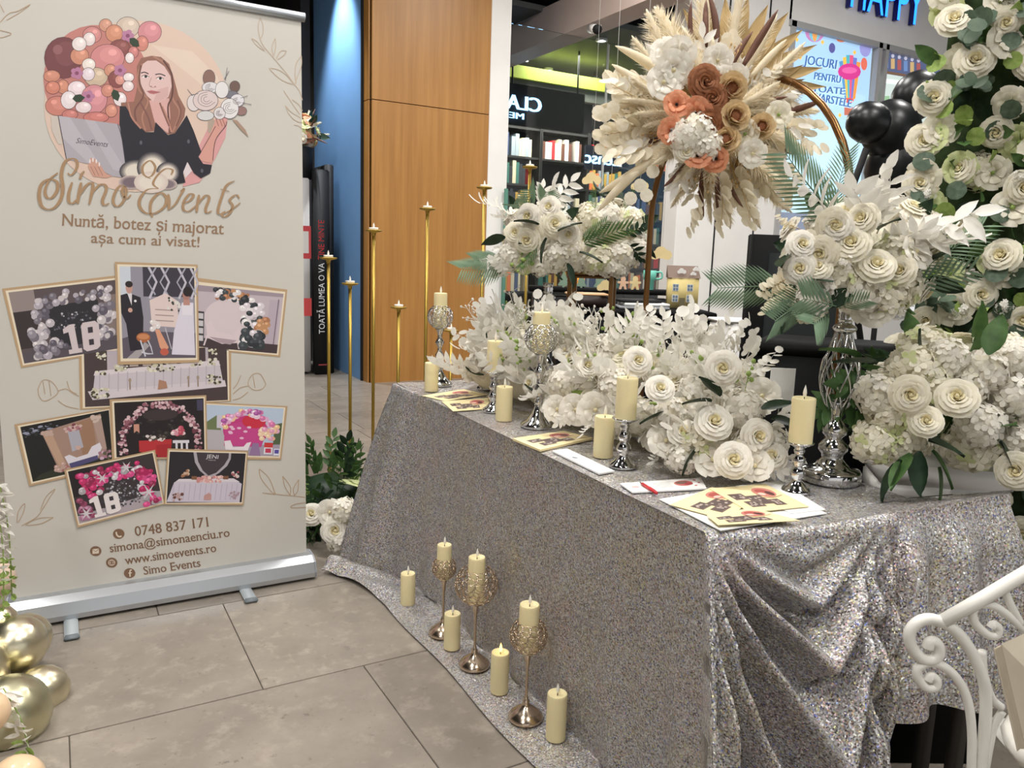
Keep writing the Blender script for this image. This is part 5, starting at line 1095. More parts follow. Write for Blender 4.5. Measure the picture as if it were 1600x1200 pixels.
# white letter M
vs, fs = text_geo('M', .25); p = tz(741, 598); t0 = thing('letter_ornament', 'white freestanding letter M at the far end of the table', 'ornament', p, -.5)
mb = MB(); s = .107/.73; w = max(v[0] for v in vs); rot = M.Rotation(-.5, 3, 'Z')
fr = [p+rot@V(((v[0]-w/2)*s*.85, -.011, v[1]*s)) for v in vs]; bk = [p+rot@V(((v[0]-w/2)*s*.85, .011, v[1]*s)) for v in vs]
from collections import Counter
ed = Counter()
for f in fs:
    for i in range(len(f)): ed[(f[i], f[(i+1) % len(f)])] += 1
n = len(vs); side = [(a, b2, b2+n, a+n) for (a, b2) in ed if (b2, a) not in ed]
mb.add(fr+bk, list(fs)+[tuple(i+n for i in reversed(f)) for f in fs]+side, True); mb.build('letter', whitep, t0, False)
# ================================================================== SILVER VASES AND FLOWERS
def vase_parts():
    mb = MB(); mb.lathe([(.068, 0), (.070, .004), (.070, .024), (.066, .030), (.045, .034), (.036, .042), (.024, .056), (.026, .066), (.034, .076), (.034, .088), (.022, .100), (.018, .106), (.028, .116), (.030, .128), (.02, .142), (.014, .150), (.014, .165), (.018, .185), (.020, .20)], 26); base = mb.mesh('base', silver)
    rad = lambda z: .018+.026*math.sin(PI*min(1, max(0, (z-.17)/.20))**.8)**1.1*(1 if z < .37 else 0)+(.0 if z < .3 else -.004)
    mb = MB(); n = 9
    for i in range(n):
        for s in (1, -1): mb.tube([(rad(z)*math.cos(q), rad(z)*math.sin(q), z) for z, q in [(.175+.19*k/16, 2*PI*i/n+s*1.5*k/16) for k in range(17)]], .0022, 5)
    body = mb.mesh('lattice_body', silver)
    mb = MB(); mb.lathe([(.015, .355), (.026, .362), (.028, .368), (.024, .374), (.016, .378), (.015, .385), (.018, .388), (.015, .392), (.018, .398), (.015, .402), (.018, .408), (.020, .42), (.0, .42)], 20); neck = mb.mesh('neck', silver)
    return base, body, neck
VP_ = vase_parts()
def vase(p, label):
    t = thing('silver_vase', label, 'vase', p, group='tall silver lattice vases')
    for me, nm_ in zip(VP_, ('base', 'lattice_body', 'neck')): link(me, nm_, t)
    return t
v1p = tz(1296, 752); vase(v1p, 'tall silver vase with open lattice body beside the small candle holder')
v2p = V((1.545, 2.42, TZ+.003)); vase(v2p, 'tall silver vase with lattice body rising behind the far part of the garland')

def arrange(name, label, p, group=None): return thing(name, label, 'flowers', p, group=group)
def core(t, c, r, m_=None):
    mb = MB(); mb.ball(c, 1, 14, 9, d=r); mb.build('foliage_core', m_ or pDark, t)
def fl(t, me, name, x, y, dep, size, z=None, roll=None, g=random.Random(5)):
    p = at(x, y, dep)
    if t is globals().get('GAR'): p.z = max(p.z, TZ+.022)
    place(me, name, t, p, z if z is not None else TOCAM(p)+V((g.uniform(-.35, .35), g.uniform(-.35, .35), g.uniform(-.1, .5))), g.random()*6 if roll is None else roll, size)
def spray(t, me, name, x0, y0, x1, y1, dep, g=random.Random(6), d2=None, fat=1.0, roll=None):
    up = None
    if me in (FROND, FRONDG): roll = PI/2+g.uniform(-.6, .6); up = TOCAM(at(x0, y0, dep))
    if me is FAN: roll = g.uniform(-.3, .3); up = TOCAM(at(x0, y0, dep))
    a = at(x0, y0, dep); b = at(x1, y1, d2 or dep)
    if t is globals().get('GAR'): a.z = max(a.z, TZ+.05); b.z = max(b.z, TZ+.035)
    if me is FROND and (b-a).length < .15: me = FRONDS
    place(me, name, t, a, b-a, g.random()*6 if roll is None else roll, ((b-a).length*fat, (b-a).length*fat, (b-a).length), up)
W4 = ROSES+ROSEI
# near bouquet
nb = v1p+V((0, 0, .42)); t = arrange('vase_bouquet', 'white rose bouquet with long palm fronds on the near silver vase', nb)
c = at(1342, 405, 1.90); core(t, c, (.13, .13, .105), pIvory)
bunch(t, c, (.165, .165, .125), [(HYD, 'hydrangea', 9, .055, .065, .85), (W4, 'rose', 20, .034, .042, 1.0), (BLOS, 'blossom', 12, .032, .045, 1.02), (LEAFD, 'leaf', 12, .07, .09, .95), (LEAFG, 'leaf', 8, .07, .09, .95)], 21, -.7)
for x, y, s in ((1330, 385, .056), (1283, 395, .052), (1367, 420, .056), (1305, 355, .05), (1250, 420, .048), (1250, 385, .045), (1300, 350, .05), (1275, 420, .045), (1410, 425, .046), (1350, 345, .05)): fl(t, random.Random(x).choice(W4), 'rose', x, y, 1.72, s*.74)
for x, y, s in ((1310, 435, .05), (1345, 455, .06), (1280, 450, .05), (1385, 460, .055), (1400, 395, .05), (1365, 475, .05), (1265, 475, .045)): fl(t, random.Random(x).choice(HYD+[BLOS]), 'hydrangea', x, y, 1.76, s)
for x0, y0, x1, y1, d1_, d2_ in ((1330, 360, 1205, 245, 1.85, 1.8), (1300, 350, 1312, 245, 1.80, 1.80), (1240, 445, 1100, 450, 1.85, 1.8), (1290, 460, 1180, 500, 1.8, 1.72), (1400, 440, 1540, 375, 1.85, 1.78), (1420, 450, 1510, 420, 1.8, 1.75), (1312, 480, 1235, 460, 1.74, 1.68), (1312, 482, 1360, 462, 1.74, 1.68), (1300, 475, 1250, 520, 1.78, 1.7)): spray(t, FROND, 'palm_frond', x0, y0, x1, y1, d1_, d2=d2_, fat=.8)
for x0, y0, x1, y1 in ((1360, 370, 1350, 275), (1370, 365, 1415, 280), (1390, 370, 1500, 335), (1380, 380, 1470, 350), (1380, 370, 1520, 365), (1300, 350, 1275, 270), (1380, 400, 1440, 340), (1340, 365, 1385, 300)): spray(t, SPW[(x0//10) % 2], 'white_leaf_sprig', x0, y0, x1, y1, 1.78, d2=1.7, fat=1.25)
for x0, y0, x1, y1 in ((1240, 430, 1195, 455), (1250, 450, 1190, 470), (1255, 360, 1215, 350)): spray(t, SPLUN, 'lunaria_sprig', x0, y0, x1, y1, 1.78, fat=1.4)
for x, y in ((1372, 360), (1255, 425), (1230, 400), (1240, 480), (1400, 450), (1285, 475)): p = at(x, y, 1.74); place(LEAFD, 'leaf', t, p, V((random.uniform(-1, 1), random.uniform(-1, .2), random.uniform(-.3, .8))), random.random()*6, .075)
place(FLOR, 'floret_cluster', t, at(1400, 480, 1.74), TOCAM(c), 0, .03); place(FLOR, 'floret_cluster', t, at(1322, 412, 1.70), TOCAM(c), 0, .02)
# far bouquet
fb = v2p+V((0, 0, .42)); t = arrange('vase_bouquet', 'white bouquet with dark leaves on the far silver vase', fb)
c = at(848, 372, 2.86); core(t, c, (.10, .10, .085), pIvory)
bunch(t, c, (.13, .13, .115), [(HYD, 'hydrangea', 8, .05, .06, .85), (W4, 'rose', 14, .034, .042, 1.0), (BLOS, 'blossom', 10, .035, .05, 1.0), (LEAFD, 'leaf', 9, .07, .1, .95)], 22, -.8)
for x, y, s in ((828, 338, .05), (865, 350, .052), (823, 375, .056), (888, 365, .045), (806, 365, .045), (860, 325, .045)): fl(t, random.Random(x).choice(W4), 'rose', x, y, 2.70, s*.86)
for x, y, s in ((800, 400, .05), (845, 412, .05), (870, 400, .06), (888, 392, .05), (820, 410, .045)): fl(t, HYD[x % 3], 'hydrangea', x, y, 2.74, s)
for x, y, dx, dz in ((842, 352, -1, .3), (872, 362, 1, .6), (855, 372, -.3, -.8), (790, 372, -1, -.2), (905, 395, 1, -.2), (885, 412, .3, -.6)): place(LEAFD, 'leaf', t, at(x, y, 2.66), V((dx*.86, -dx*.5, dz)), random.random(), .085)
for x0, y0, x1, y1 in ((800, 408, 712, 436), (790, 400, 730, 415), (835, 330, 815, 290), (850, 330, 860, 290), (825, 330, 800, 305)): spray(t, FROND, 'palm_frond', x0, y0, x1, y1, 2.8, d2=2.7, fat=.9)
for x0, y0, x1, y1 in ((810, 345, 765, 300), (806, 350, 790, 330), (850, 330, 895, 292), (858, 325, 880, 285), (850, 330, 852, 288), (800, 340, 775, 330)): spray(t, SPW[x0 % 2], 'white_leaf_sprig', x0, y0, x1, y1, 2.8, fat=1.2)
spray(t, BERG, 'berry_sprig', 838, 385, 812, 425, 2.68, fat=1.2); spray(t, FRONDG, 'palm_frond', 842, 382, 818, 420, 2.68, fat=.7)
for x0, y0, x1, y1 in ((800, 405, 745, 412), (796, 410, 750, 425)): spray(t, FLOR, 'floret_cluster', x0, y0, x1, y1, 2.76, fat=.5)
# bouquet on the copper stand
copper = mat('copper_brown', (120, 88, 54), .35, .7, var=.06, scale=10)
sp_ = onz(920, 640, .0); sp_ = at(923, 500, 3.35); sp_ = V((sp_.x, sp_.y, 0)); t = thing('flower_stand', 'four legged brown metal flower stand behind the garland', 'plant stand', sp_, .85)
HZ = 1.20; hw = .085
R2 = M.Rotation(.85, 3, 'Z')
for sx in (-1, 1):
    for sy in (-1, 1): q = sp_+R2@V((sx*hw, sy*hw, 0)); mb = MB(); mb.box((q.x, q.y, HZ/2), (.018, .018, HZ), .85); mb.build('leg', copper, t, False)
for z in (.012, HZ-.008):
    for a, b2 in (((-1, -1), (1, -1)), ((1, -1), (1, 1)), ((1, 1), (-1, 1)), ((-1, 1), (-1, -1))): q0 = sp_+R2@V((a[0]*hw, a[1]*hw, z)); q1 = sp_+R2@V((b2[0]*hw, b2[1]*hw, z)); mb = MB(); mb.tube([q0, q1], .008, 4); mb.build('rail', copper, t, False)
mb = MB(); mb.box((sp_.x, sp_.y, HZ+.004), (.2, .2, .012), .85); mb.build('top_plate', copper, t, False)
t = arrange('stand_bouquet', 'white bouquet with a palm frond on the brown four legged stand', sp_+V((0, 0, HZ+.01)))
c = at(945, 374, 3.35); core(t, c, (.12, .12, .12), pIvory)
bunch(t, c, (.15, .15, .14), [(HYD, 'hydrangea', 9, .055, .07, .85), (ROSES, 'rose', 9, .045, .055, 1.0), (BLOS, 'blossom', 8, .045, .06, 1.0), (LEAFD, 'leaf', 8, .08, .11, .95)], 23, -.8)
for x, y, s in ((925, 345, .06), (950, 340, .065), (985, 345, .06), (940, 405, .06), (975, 400, .065), (925, 412, .05), (995, 390, .05), (900, 405, .055), (950, 415, .05), (885, 400, .05), (968, 418, .045)): fl(t, HYD[x % 3], 'hydrangea', x, y, 3.16, s)
for x0, y0, x1, y1 in ((900, 385, 975, 355), (905, 378, 945, 350), (930, 330, 925, 300), (975, 330, 985, 300)): spray(t, FRONDG, 'palm_frond', x0, y0, x1, y1, 3.08, fat=.7)
for x0, y0, x1, y1 in ((975, 370, 1000, 355), (980, 380, 1005, 400), (960, 320, 940, 290)): spray(t, SPD, 'leaf_sprig', x0, y0, x1, y1, 3.1, fat=1.1)

# garland on the table
gp = V((1.45, 2.0, TZ+.003)); GAR = arrange('table_garland', 'long white flower garland lying along the middle of the table', gp)
g = random.Random(44)
def gl_line(s): return V((1.44+.01*s, 2.62-1.24*s, 0))      # from the far end to the near end
for i in range(7):
    q = gl_line(i/6); mb = MB(); mb.ball((q.x, q.y, TZ+.06), 1, 12, 7, d=(.07, .15, .055)); mb.build('foliage_core', pIvory, GAR)
prof = lambda s: .62+.38*math.sin(PI*min(1, .15+s*.8))
def gput(me, name, n, lo, hi, k, lo_a=.05, hi_a=PI*.80):
    for i in range(n):
        s = (i+g.random())/n; q = gl_line(s); a = g.uniform(lo_a, hi_a); r = prof(s)*k
        d = V((-math.cos(a)*-1, 0, math.sin(a))); d = V((-math.cos(PI-a)*-1, 0, math.sin(a))) if False else V((math.cos(a), 0, math.sin(a)))
        d = V((-d.x, 0, d.z)) if g.random() < .78 and d.x > 0 else d
        p = V((q.x+d.x*.15*r, q.y+g.uniform(-.05, .05), TZ+.05+max(0, d.z)*.20*r))
        m_ = g.choice(me) if isinstance(me, list) else me
        place(m_, name, GAR, p, d+V((g.uniform(-.4, .2), g.uniform(-.6, .3), g.uniform(-.1, .5))), g.random()*6, g.uniform(lo, hi))
gput(HYD, 'hydrangea', 34, .045, .06, .95); gput(BLOS, 'blossom', 70, .03, .048, 1.1); gput(W4, 'rose', 26, .028, .036, 1.1)
gput(SPW, 'white_leaf_sprig', 46, .10, .15, .95); gput(SPWD, 'white_leaf_sprig', 26, .10, .15, 1.0); gput(LEAFW, 'leaf', 50, .05, .085, 1.05)
for x, y, me, s, dp in ((1050, 650, HYD[0], .05, 1.92), (1160, 640, HYD[2], .055, 1.9), (1085, 690, HYD[1], .05, 1.88), (1170, 700, HYD[0], .05, 1.88), (1115, 720, BLOS, .045, 1.84), (1065, 715, HYD[0], .045, 1.88), (1205, 690, HYD[2], .045, 1.9), (1180, 730, BLOS, .04, 1.84), (1040, 690, BLOS, .045, 1.9), (1090, 610, HYD[2], .055, 1.98), (1000, 650, HYD[0], .05, 2.05), (960, 600, HYD[2], .05, 2.15), (930, 640, BLOS, .05, 2.15), (880, 600, HYD[0], .05, 2.3), (1020, 570, BLOS, .05, 2.1), (1160, 590, HYD[0], .05, 1.98), (900, 640, BLOS, .045, 2.2), (870, 640, BLOS, .04, 2.25), (1190, 620, BLOS, .045, 1.92)): fl(GAR, me, 'hydrangea' if me in HYD else 'blossom', x, y, dp, s)
gput(BERG, 'berry_sprig', 20, .08, .12, 1.1); gput(LEAFD, 'leaf', 16, .06, .085, 1.0); gput(LEAFL, 'leaf', 8, .05, .07, 1.0); gput(BERW, 'berry_sprig', 16, .12, .17, 1.05, .8, 2.2)
for x, y, s, dp in ((1113, 663, .044, 1.84), (1145, 720, .042, 1.80), (1068, 680, .038, 1.88), (1180, 680, .040, 1.86), (995, 565, .036, 1.95), (1130, 575, .04, 1.82), (915, 575, .034, 2.2), (1030, 610, .034, 1.85), (1205, 715, .036, 1.86)): fl(GAR, ROSES[x % 2], 'rose', x, y, dp, s)
for x0, y0, x1, y1, dp in ((1060, 560, 1060, 480, 2.0), (1110, 560, 1120, 490, 1.95), (1160, 570, 1190, 525, 1.9), (1170, 590, 1215, 560, 1.85), (1010, 540, 1020, 490, 2.1), (950, 530, 960, 485, 2.2), (900, 530, 880, 478, 2.4), (1090, 560, 1075, 500, 2.0), (1145, 560, 1150, 500, 1.95)): spray(GAR, SPWD, 'white_leaf_sprig', x0, y0, x1, y1, dp, fat=1.0)
for x0, y0, x1, y1, dp in ((960, 540, 985, 490, 2.15), (1040, 545, 1030, 495, 2.05), (1085, 545, 1100, 505, 1.98), (930, 540, 915, 500, 2.25), (1000, 530, 1000, 500, 2.1)): spray(GAR, SPW[0], 'white_leaf_sprig', x0, y0, x1, y1, dp, fat=1.3)
for x0, y0, x1, y1, dp in ((1160, 725, 1215, 745, 1.86), (1170, 700, 1235, 735, 1.86), (1090, 720, 1060, 740, 1.90), (1110, 735, 1160, 748, 1.86), (1040, 705, 1015, 722, 1.93), (900, 640, 870, 660, 2.2), (930, 660, 905, 672, 2.1), (1200, 665, 1250, 640, 1.9)): spray(GAR, SPW[1], 'white_leaf_sprig', x0, y0, x1, y1, dp, fat=1.1)
for x, y, dp, v in ((1125, 620, 1.84, (-.6, .2, .7)), (1112, 628, 1.84, (-.9, .3, .1)), (1190, 640, 1.84, (.7, -.6, .4)), (1205, 655, 1.84, (.8, -.5, -.1)), (1092, 700, 1.84, (-.3, .2, -.5)), (1045, 645, 1.9, (-.8, .4, -.2))): place(LEAFD, 'leaf', GAR, at(x, y, dp), V(v), .4, .075)
p = at(1222, 600, 2.02); t = thing('name_card', 'blank white card standing up behind the near end of the garland', 'card', p)
mb = MB(); mb.box((p.x, p.y, p.z), (.062, .002, .082), -.6); mb.build('card', paperw, t, False); mb = MB(); mb.tube([(p.x, p.y+.004, TZ+.004), (p.x, p.y+.004, p.z)], .0015, 6); mb.build('holder', silver, t)

# arch with dried flowers
AY0, AY1, AX, AZ = 1.35, 2.13, 1.76, 1.40; ar = (AY1-AY0)/2; ac = (AY0+AY1)/2
t = thing('metal_arch', 'slim bronze arch standing behind the table', 'arch', (AX, ac, 0)); bronze = mat('bronze_tube', (122, 86, 50), .28, .8, var=.06, scale=10)
mb = MB(); mb.tube([(AX, AY0, .01)]+[(AX, AY0, .3+.2*i) for i in range(5)]+[(AX, ac-ar*math.cos(PI*i/20), AZ+ar*math.sin(PI*i/20)) for i in range(21)]+[(AX, AY1, 1.1-.2*i) for i in range(5)]+[(AX, AY1, .01)], .010, 10); mb.build('hoop', bronze, t)
for y in (AY0, AY1): mb = MB(); mb.box((AX, y, .006), (.07, .07, .012), bev=.003); mb.build('foot', bronze, t)
t = arrange('dried_flower_burst', 'large round burst of dried pampas, palm and beige flowers on the bronze arch', (AX-.02, ac, 1.62))
DC = at(1112, 188, 2.22); core(t, DC, (.10, .10, .10), pBeige)
def ds(me, name, a, r0, r1, dep=0.0, fat=1.0, d2=None):
    q = math.radians(a); x0, y0 = 1112+r0*math.cos(q), 188-r0*math.sin(q); x1, y1 = 1112+r1*math.cos(q), 188-r1*math.sin(q)
    spray(t, me, name, x0, y0, x1, y1, 2.16+dep, d2=(d2 or 2.16+dep), fat=fat)
for a, r1, dp, ft in ((75, 215, .05, 1.1), (98, 230, .05, 1.0), (112, 210, .03, 1.3), (128, 200, .05, 1.2), (55, 185, 0, 1.0), (35, 180, 0, 1.2), (14, 165, -.02, 1.4), (8, 180, .02, 1.2), (-68, 185, 0, 1.0), (-55, 190, 0, 1.3), (-95, 165, 0, .9), (-110, 150, 0, .9), (-80, 170, .03, 1.1), (140, 180, .05, 1.0), (-50, 150, -.03, 1.2), (165, 150, .03, 1.0), (-30, 150, .03, 1.0), (25, 150, .04, 1.2)): ds(PAMP[int(a) % 2], 'pampas_plume', a, 40, r1, dp, ft)
for a, r0, r1 in ((152, 90, 180), (168, 90, 178), (136, 80, 190), (48, 90, 165), (215, 90, 205), (215, 130, 225)): ds(TAILC, 'grass_tail', a, r0, r1, -.06, 1.3)
for a, r0, r1 in ((86, 110, 200), (94, 115, 195), (72, 60, 155), (104, 120, 185), (60, 95, 190), (38, 50, 90), (6, 95, 180), (-30, 60, 130), (-24, 80, 150), (-100, 80, 150), (-85, 80, 150), (-75, 90, 145), (200, 70, 140), (212, 60, 130), (-120, 60, 130), (160, 60, 110), (120, 70, 130), (20, 60, 120), (-12, 50, 110)): ds(TAIL, 'grass_tail', a, r0, r1, -.05, 1.5)
ds(FAN, 'dried_palm_fan', 64, 30, 205, .06, 1.0); ds(FAN, 'dried_palm_fan', 38, 40, 170, .05, .8); ds(FAN, 'dried_palm_fan', -60, 30, 120, .03, .8)
for i, a in enumerate(range(0, 360, 12)): ds([SPLUN, SPWD, SPW[0]][i % 3], ['lunaria_sprig', 'white_leaf_sprig', 'white_leaf_sprig'][i % 3], a+random.Random(i).uniform(-6, 6), 45, 105+35*random.Random(i+9).random(), -.03, .95)
for i, a in enumerate((172, 180, 188, 196, 204, -20, -8, -35, -80, -95, -65, -50, 165, 150, 158)): ds(SPLUN, 'lunaria_sprig', a, 70, 168, -.05, .95)
for i in range(26): a = random.Random(i+50).uniform(0, 360); ds(PAMP[i % 2], 'pampas_plume', a, 30, random.Random(i+80).uniform(95, 150), -.07, 1.5)
for a in (165, 20, -60, 200, 130, -100, 75, -15): ds(STRAW, 'dried_grass', a, 50, 120, -.04, 1.0)
for x, y, me, nm_, s in ((1088, 178, POPPY, 'poppy', .042), (1057, 165, POPPY, 'poppy', .034), (1050, 205, POPPY, 'poppy', .034), (1140, 138, RANUNC, 'ranunculus', .042), (1143, 185, RANUNC, 'ranunculus', .044), (1133, 222, RANUNC, 'ranunculus', .040), (1100, 130, ROSEBR, 'rose', .044), (1115, 155, ROSEBR, 'rose', .042), (1108, 192, ROSEBR, 'rose', .042), (1092, 206, HYD[0], 'hydrangea', .05), (1072, 215, HYD[2], 'hydrangea', .05), (1105, 228, HYD[2], 'hydrangea', .045), (1090, 245, POPPY, 'poppy', .036), (1120, 248, POPPY, 'poppy', .034), (1070, 236, ROSEI[0], 'rose', .03), (1128, 125, BLOS, 'blossom', .034), (1150, 120, BLOS, 'blossom', .032), (1050, 110, BLOS, 'blossom', .05), (1060, 85, BLOS, 'blossom', .045), (1040, 85, BLOS, 'blossom', .04), (1035, 130, BLOS, 'blossom', .045), (1120, 95, BLOS, 'blossom', .04), (1165, 210, BLOSI, 'blossom', .036), (1175, 240, BLOS, 'blossom', .036), (1190, 200, RANUNC, 'ranunculus', .036), (1215, 180, BLOSI, 'blossom', .035), (1075, 190, BLOSI, 'blossom', .03)): fl(t, me, nm_, x, y, 2.02, s)
for x, y in ((945, 180), (958, 168), (972, 195), (1000, 290), (985, 310), (1010, 305), (1020, 268), (965, 150), (935, 175)): p = at(x, y, 2.08); place(DISCLUN, 'seed_disc', t, p, TOCAM(p)+V((.3, .2, .1)), 0, .036)
# ================================================================== BLACK FURNITURE, PLANTER, FLOWER WALL
blk = mat('black_laminate', (12, 12, 13), .7, var=.15, scale=8); blk.node_tree.nodes['Principled BSDF'].inputs['Specular IOR Level'].default_value = .12
bp0 = V((1.80, 1.66, 0)); a1 = V((math.sin(math.radians(55)), math.cos(math.radians(55)), 0)); a2 = V((math.sin(math.radians(145)), math.cos(math.radians(145)), 0))
t = thing('black_cabinet', 'waist high black cabinet behind the tall near vase', 'cabinet', bp0+a1*.18+a2*.19, -math.radians(55))
cc = bp0+a1*.18+a2*.19; rz = math.radians(35)
mb = MB(); mb.box((cc.x, cc.y, .50), (.36, .38, 1.0), rz, .004); mb.build('body', blk, t)
mb = MB(); mb.box((cc.x, cc.y, 1.018), (.38, .40, .03), rz, .004); mb.build('top', blk, t)
p = at(1215, 430, 3.1); t = thing('black_screen', 'tall black framed panel standing behind the near bouquet', 'panel', (p.x+.1, p.y, 0))
mb = MB(); q = at(1183, 366, 3.1); mb.box((q.x+.20, q.y-.05, q.z/2), (.44, .05, q.z), -.35, .004); mb.build('board', blk, t)
mb = MB(); mb.box((q.x+.205, q.y-.088, q.z/2+.03), (.34, .012, q.z-.2), -.35, .003); mb.build('inset', mat('black_felt', (24, 30, 30), .9), t)
p = at(1148, 500, 3.6); t = thing('white_plinth', 'narrow pale plinth between the black cabinets', 'plinth', (p.x, p.y, 0)); mb = MB(); mb.box((p.x, p.y, .50), (.17, .17, 1.0), -.4, .006); mb.build('column', whitep, t); mb = MB(); mb.box((p.x, p.y, 1.008), (.19, .19, .016), -.4, .004); mb.build('cap', whitep, t)
# kiosk counter
p = at(1030, 486, 4.1); kz = p.z; t = thing('kiosk_counter', 'black kiosk counter behind the garland with papers on it', 'counter', (p.x, p.y+.25, 0))
mb = MB(); mb.box((p.x, p.y+.25, kz/2-.015), (.78, .5, kz-.03), -.5, .004); mb.build('body', blk, t); mb = MB(); mb.box((p.x, p.y+.25, kz-.012), (.82, .54, .024), -.5, .004); mb.build('worktop', blk, t)
p2 = V((p.x, p.y+.25, kz)); rk = M.Rotation(-.5, 3, 'Z')
def onk(dx, dy, dz=0.0): return p2+rk@V((dx, dy, dz))
woodb = mat('pale_board', (206, 164, 120), .5, var=.08, scale=12, stretch=(1, 6, 1))
q = onk(-.24, -.02); t = thing('wooden_box', 'flat pale wooden box on the kiosk counter', 'box', q); mb = MB(); mb.box(q+V((0, 0, .032)), (.20, .16, .06), -.5, .003); mb.build('tray', mat('dark_tray', (52, 40, 36), .5), t); mb = MB(); mb.box(q+V((0, 0, .068)), (.22, .18, .012), -.5, .003); mb.build('lid', woodb, t)
for i, (dx, dy, lab) in enumerate(((.05, -.10, 'grey lever file lying lowest on the kiosk counter'), (.06, -.09, 'white paper pad lying on the grey file'), (.03, -.08, 'black clipboard lying topmost on the paper pad'))):
    q = onk(dx, dy, .002+i*.017); mb = MB(); mb.box(q+V((0, 0, .008)), (.26-.02*i, .19-.02*i, .015), -.5+.08*i, .002); solo(mb, ['file', 'paper_pad', 'clipboard'][i], [mat('file_grey', (150, 152, 156), .5), paperw, blackm][i], q, lab, ['file', 'paper pad', 'clipboard'][i])
# toy house
q = at(1097, 480, 4.25); q = onk(.31, .10); t = thing('toy_house', 'yellow toy house with a brown roof and white clouds on the kiosk counter', 'ornament', q, -.5)
yel = mat('toy_yellow', (226, 206, 140), .6, var=.05, scale=20); mb = MB(); mb.box(q+V((0, 0, .085)), (.17, .05, .17), -.5, .002); mb.build('walls', yel, t)
def fx(dx, dz, dy=-.027): return q+rk@V((dx, dy, dz))
mb = MB(); mb.add([fx(-.09, .168, -.032), fx(.09, .168, -.032), fx(.078, .235, .0), fx(-.095, .235, .0), fx(-.09, .168, .032), fx(.09, .168, .032)], [(0, 1, 2, 3), (5, 4, 3, 2), (0, 3, 4), (1, 5, 2), (0, 4, 5, 1)], True); mb.build('roof', mat('toy_roof', (136, 116, 104), .6), t, False)
wm = mat('toy_window', (120, 140, 160), .3); wfm = mat('toy_frame', (240, 240, 236), .5)
for dx in (-.045, .035):
    for dz in (.055, .115):
        c0 = fx(dx, dz, -.0262); mb = MB(); mb.box(c0, (.034, .004, .040), -.5); w_ = mb.build('window', wfm, t, False)
        mb = MB(); 
        for sx in (-.0075, .0075):
            for sz in (-.009, .009): mb.box(c0+rk@V((sx, -.0022, sz)), (.012, .002, .015), -.5)
        mb.build('pane', wm, w_, False)
mb = MB(); mb.box(fx(-.005, .03, -.0265), (.03, .004, .058), -.5); mb.build('door', mat('toy_door', (120, 112, 84), .6), t, False)
def cloudshape(c, w, th, right, n=22):
    mb = MB(); h = w*.62; pts = []
    lobes = [(-.30, .0, .2), (-.05, .16, .27), (.24, .05, .22)]
    for i in range(40):
        a = 2*PI*i/40; d = V((math.cos(a), math.sin(a))); best = 0
        for lx, ly, lr in lobes:
            bq = -2*(d.x*lx+d.y*ly); cq = lx*lx+ly*ly-lr*lr; D2 = bq*bq-4*cq
            if D2 > 0: best = max(best, (-bq+math.sqrt(D2))/2)
        r_ = max(best, .12); y_ = max(d.y*r_, -.16); pts.append((d.x*r_*w, y_*w))
    up = V((0, 0, 1)); nrm = right.cross(up); m_ = len(pts)
    mb.add([c+right*x+up*y-nrm*th/2 for x, y in pts]+[c+right*x+up*y+nrm*th/2 for x, y in pts], [tuple(reversed(range(m_))), tuple(range(m_, 2*m_))]+[(i, (i+1) % m_, (i+1) % m_+m_, i+m_) for i in range(m_)], True); return mb
RT = V((math.cos(YAW), -math.sin(YAW), 0))
for dx, dz, w in ((-.02, .20, .05), (.06, .215, .04), (.045, .19, .035)): cloudshape(fx(dx, dz, -.045), w, .006, V((math.cos(.5), -math.sin(.5), 0))).build('cloud', whitep, t, False)
cw = mat('pale_wood', (236, 214, 160), .6, var=.06, scale=14)
for x, y, w, lab in ((925, 283, .12, 'pale wooden cloud hanging above the stand bouquet'), (1034, 400, .13, 'pale wooden cloud hanging over the kiosk counter'), (947, 450, .11, 'lowest pale wooden cloud hanging before the toy shelf'), (1000, 292, .11, 'pale wooden cloud hanging beside the dried flowers')):
    c = at(x, y, 4.7); t = thing('hanging_cloud', lab, 'ornament', c, group='hanging wooden clouds'); cloudshape(c, w, .008, RT).build('cutout', cw, t, False); mb = MB(); mb.tube([c+V((0, 0, w*.3)), (c.x, c.y, CEIL)], .0012, 4); mb.build('string', whitep, t)
# toy shelf
p = at(960, 452, 5.1); sz = p.z; t = thing('toy_shelf', 'low dark shelf unit carrying cut-out toys behind the kiosk', 'shelf', (p.x, p.y+.15, 0)); rs = M.Rotation(-YAW, 3, 'Z')
def ons(dx, dy=-.0, dz=0.0): return V((p.x, p.y+.15, sz+dz))+rs@V((dx, dy, 0))
c = ons(0); mb = MB(); mb.box((c.x, c.y, sz-.015), (.95, .3, .03), -YAW, .003); mb.build('shelf_board', blk, t); mb = MB(); mb.box((c.x, c.y, sz/2-.03), (.9, .28, sz-.06), -YAW); mb.build('body', mat('charcoal_panel', (44, 46, 48), .6), t)
def standee(x, pts, sc, m_, nm, lab, cat, th=.012):
    d = ray(x, 452); c = CC+d*(((p-CC).dot(HF)+.02)/d.dot(HF)); c.z = sz+.001; mb = MB(); n = len(pts)
    mb.add([c+RT*(a*sc)+V((0, 0, b2*sc))-HF*th/2 for a, b2 in pts]+[c+RT*(a*sc)+V((0, 0, b2*sc))+HF*th/2 for a, b2 in pts], [tuple(range(n)), tuple(reversed(range(n, 2*n)))]+[(i, i+n, (i+1) % n+n, (i+1) % n) for i in range(n)], True); return solo(mb, nm, m_, c, lab, cat, None, False)
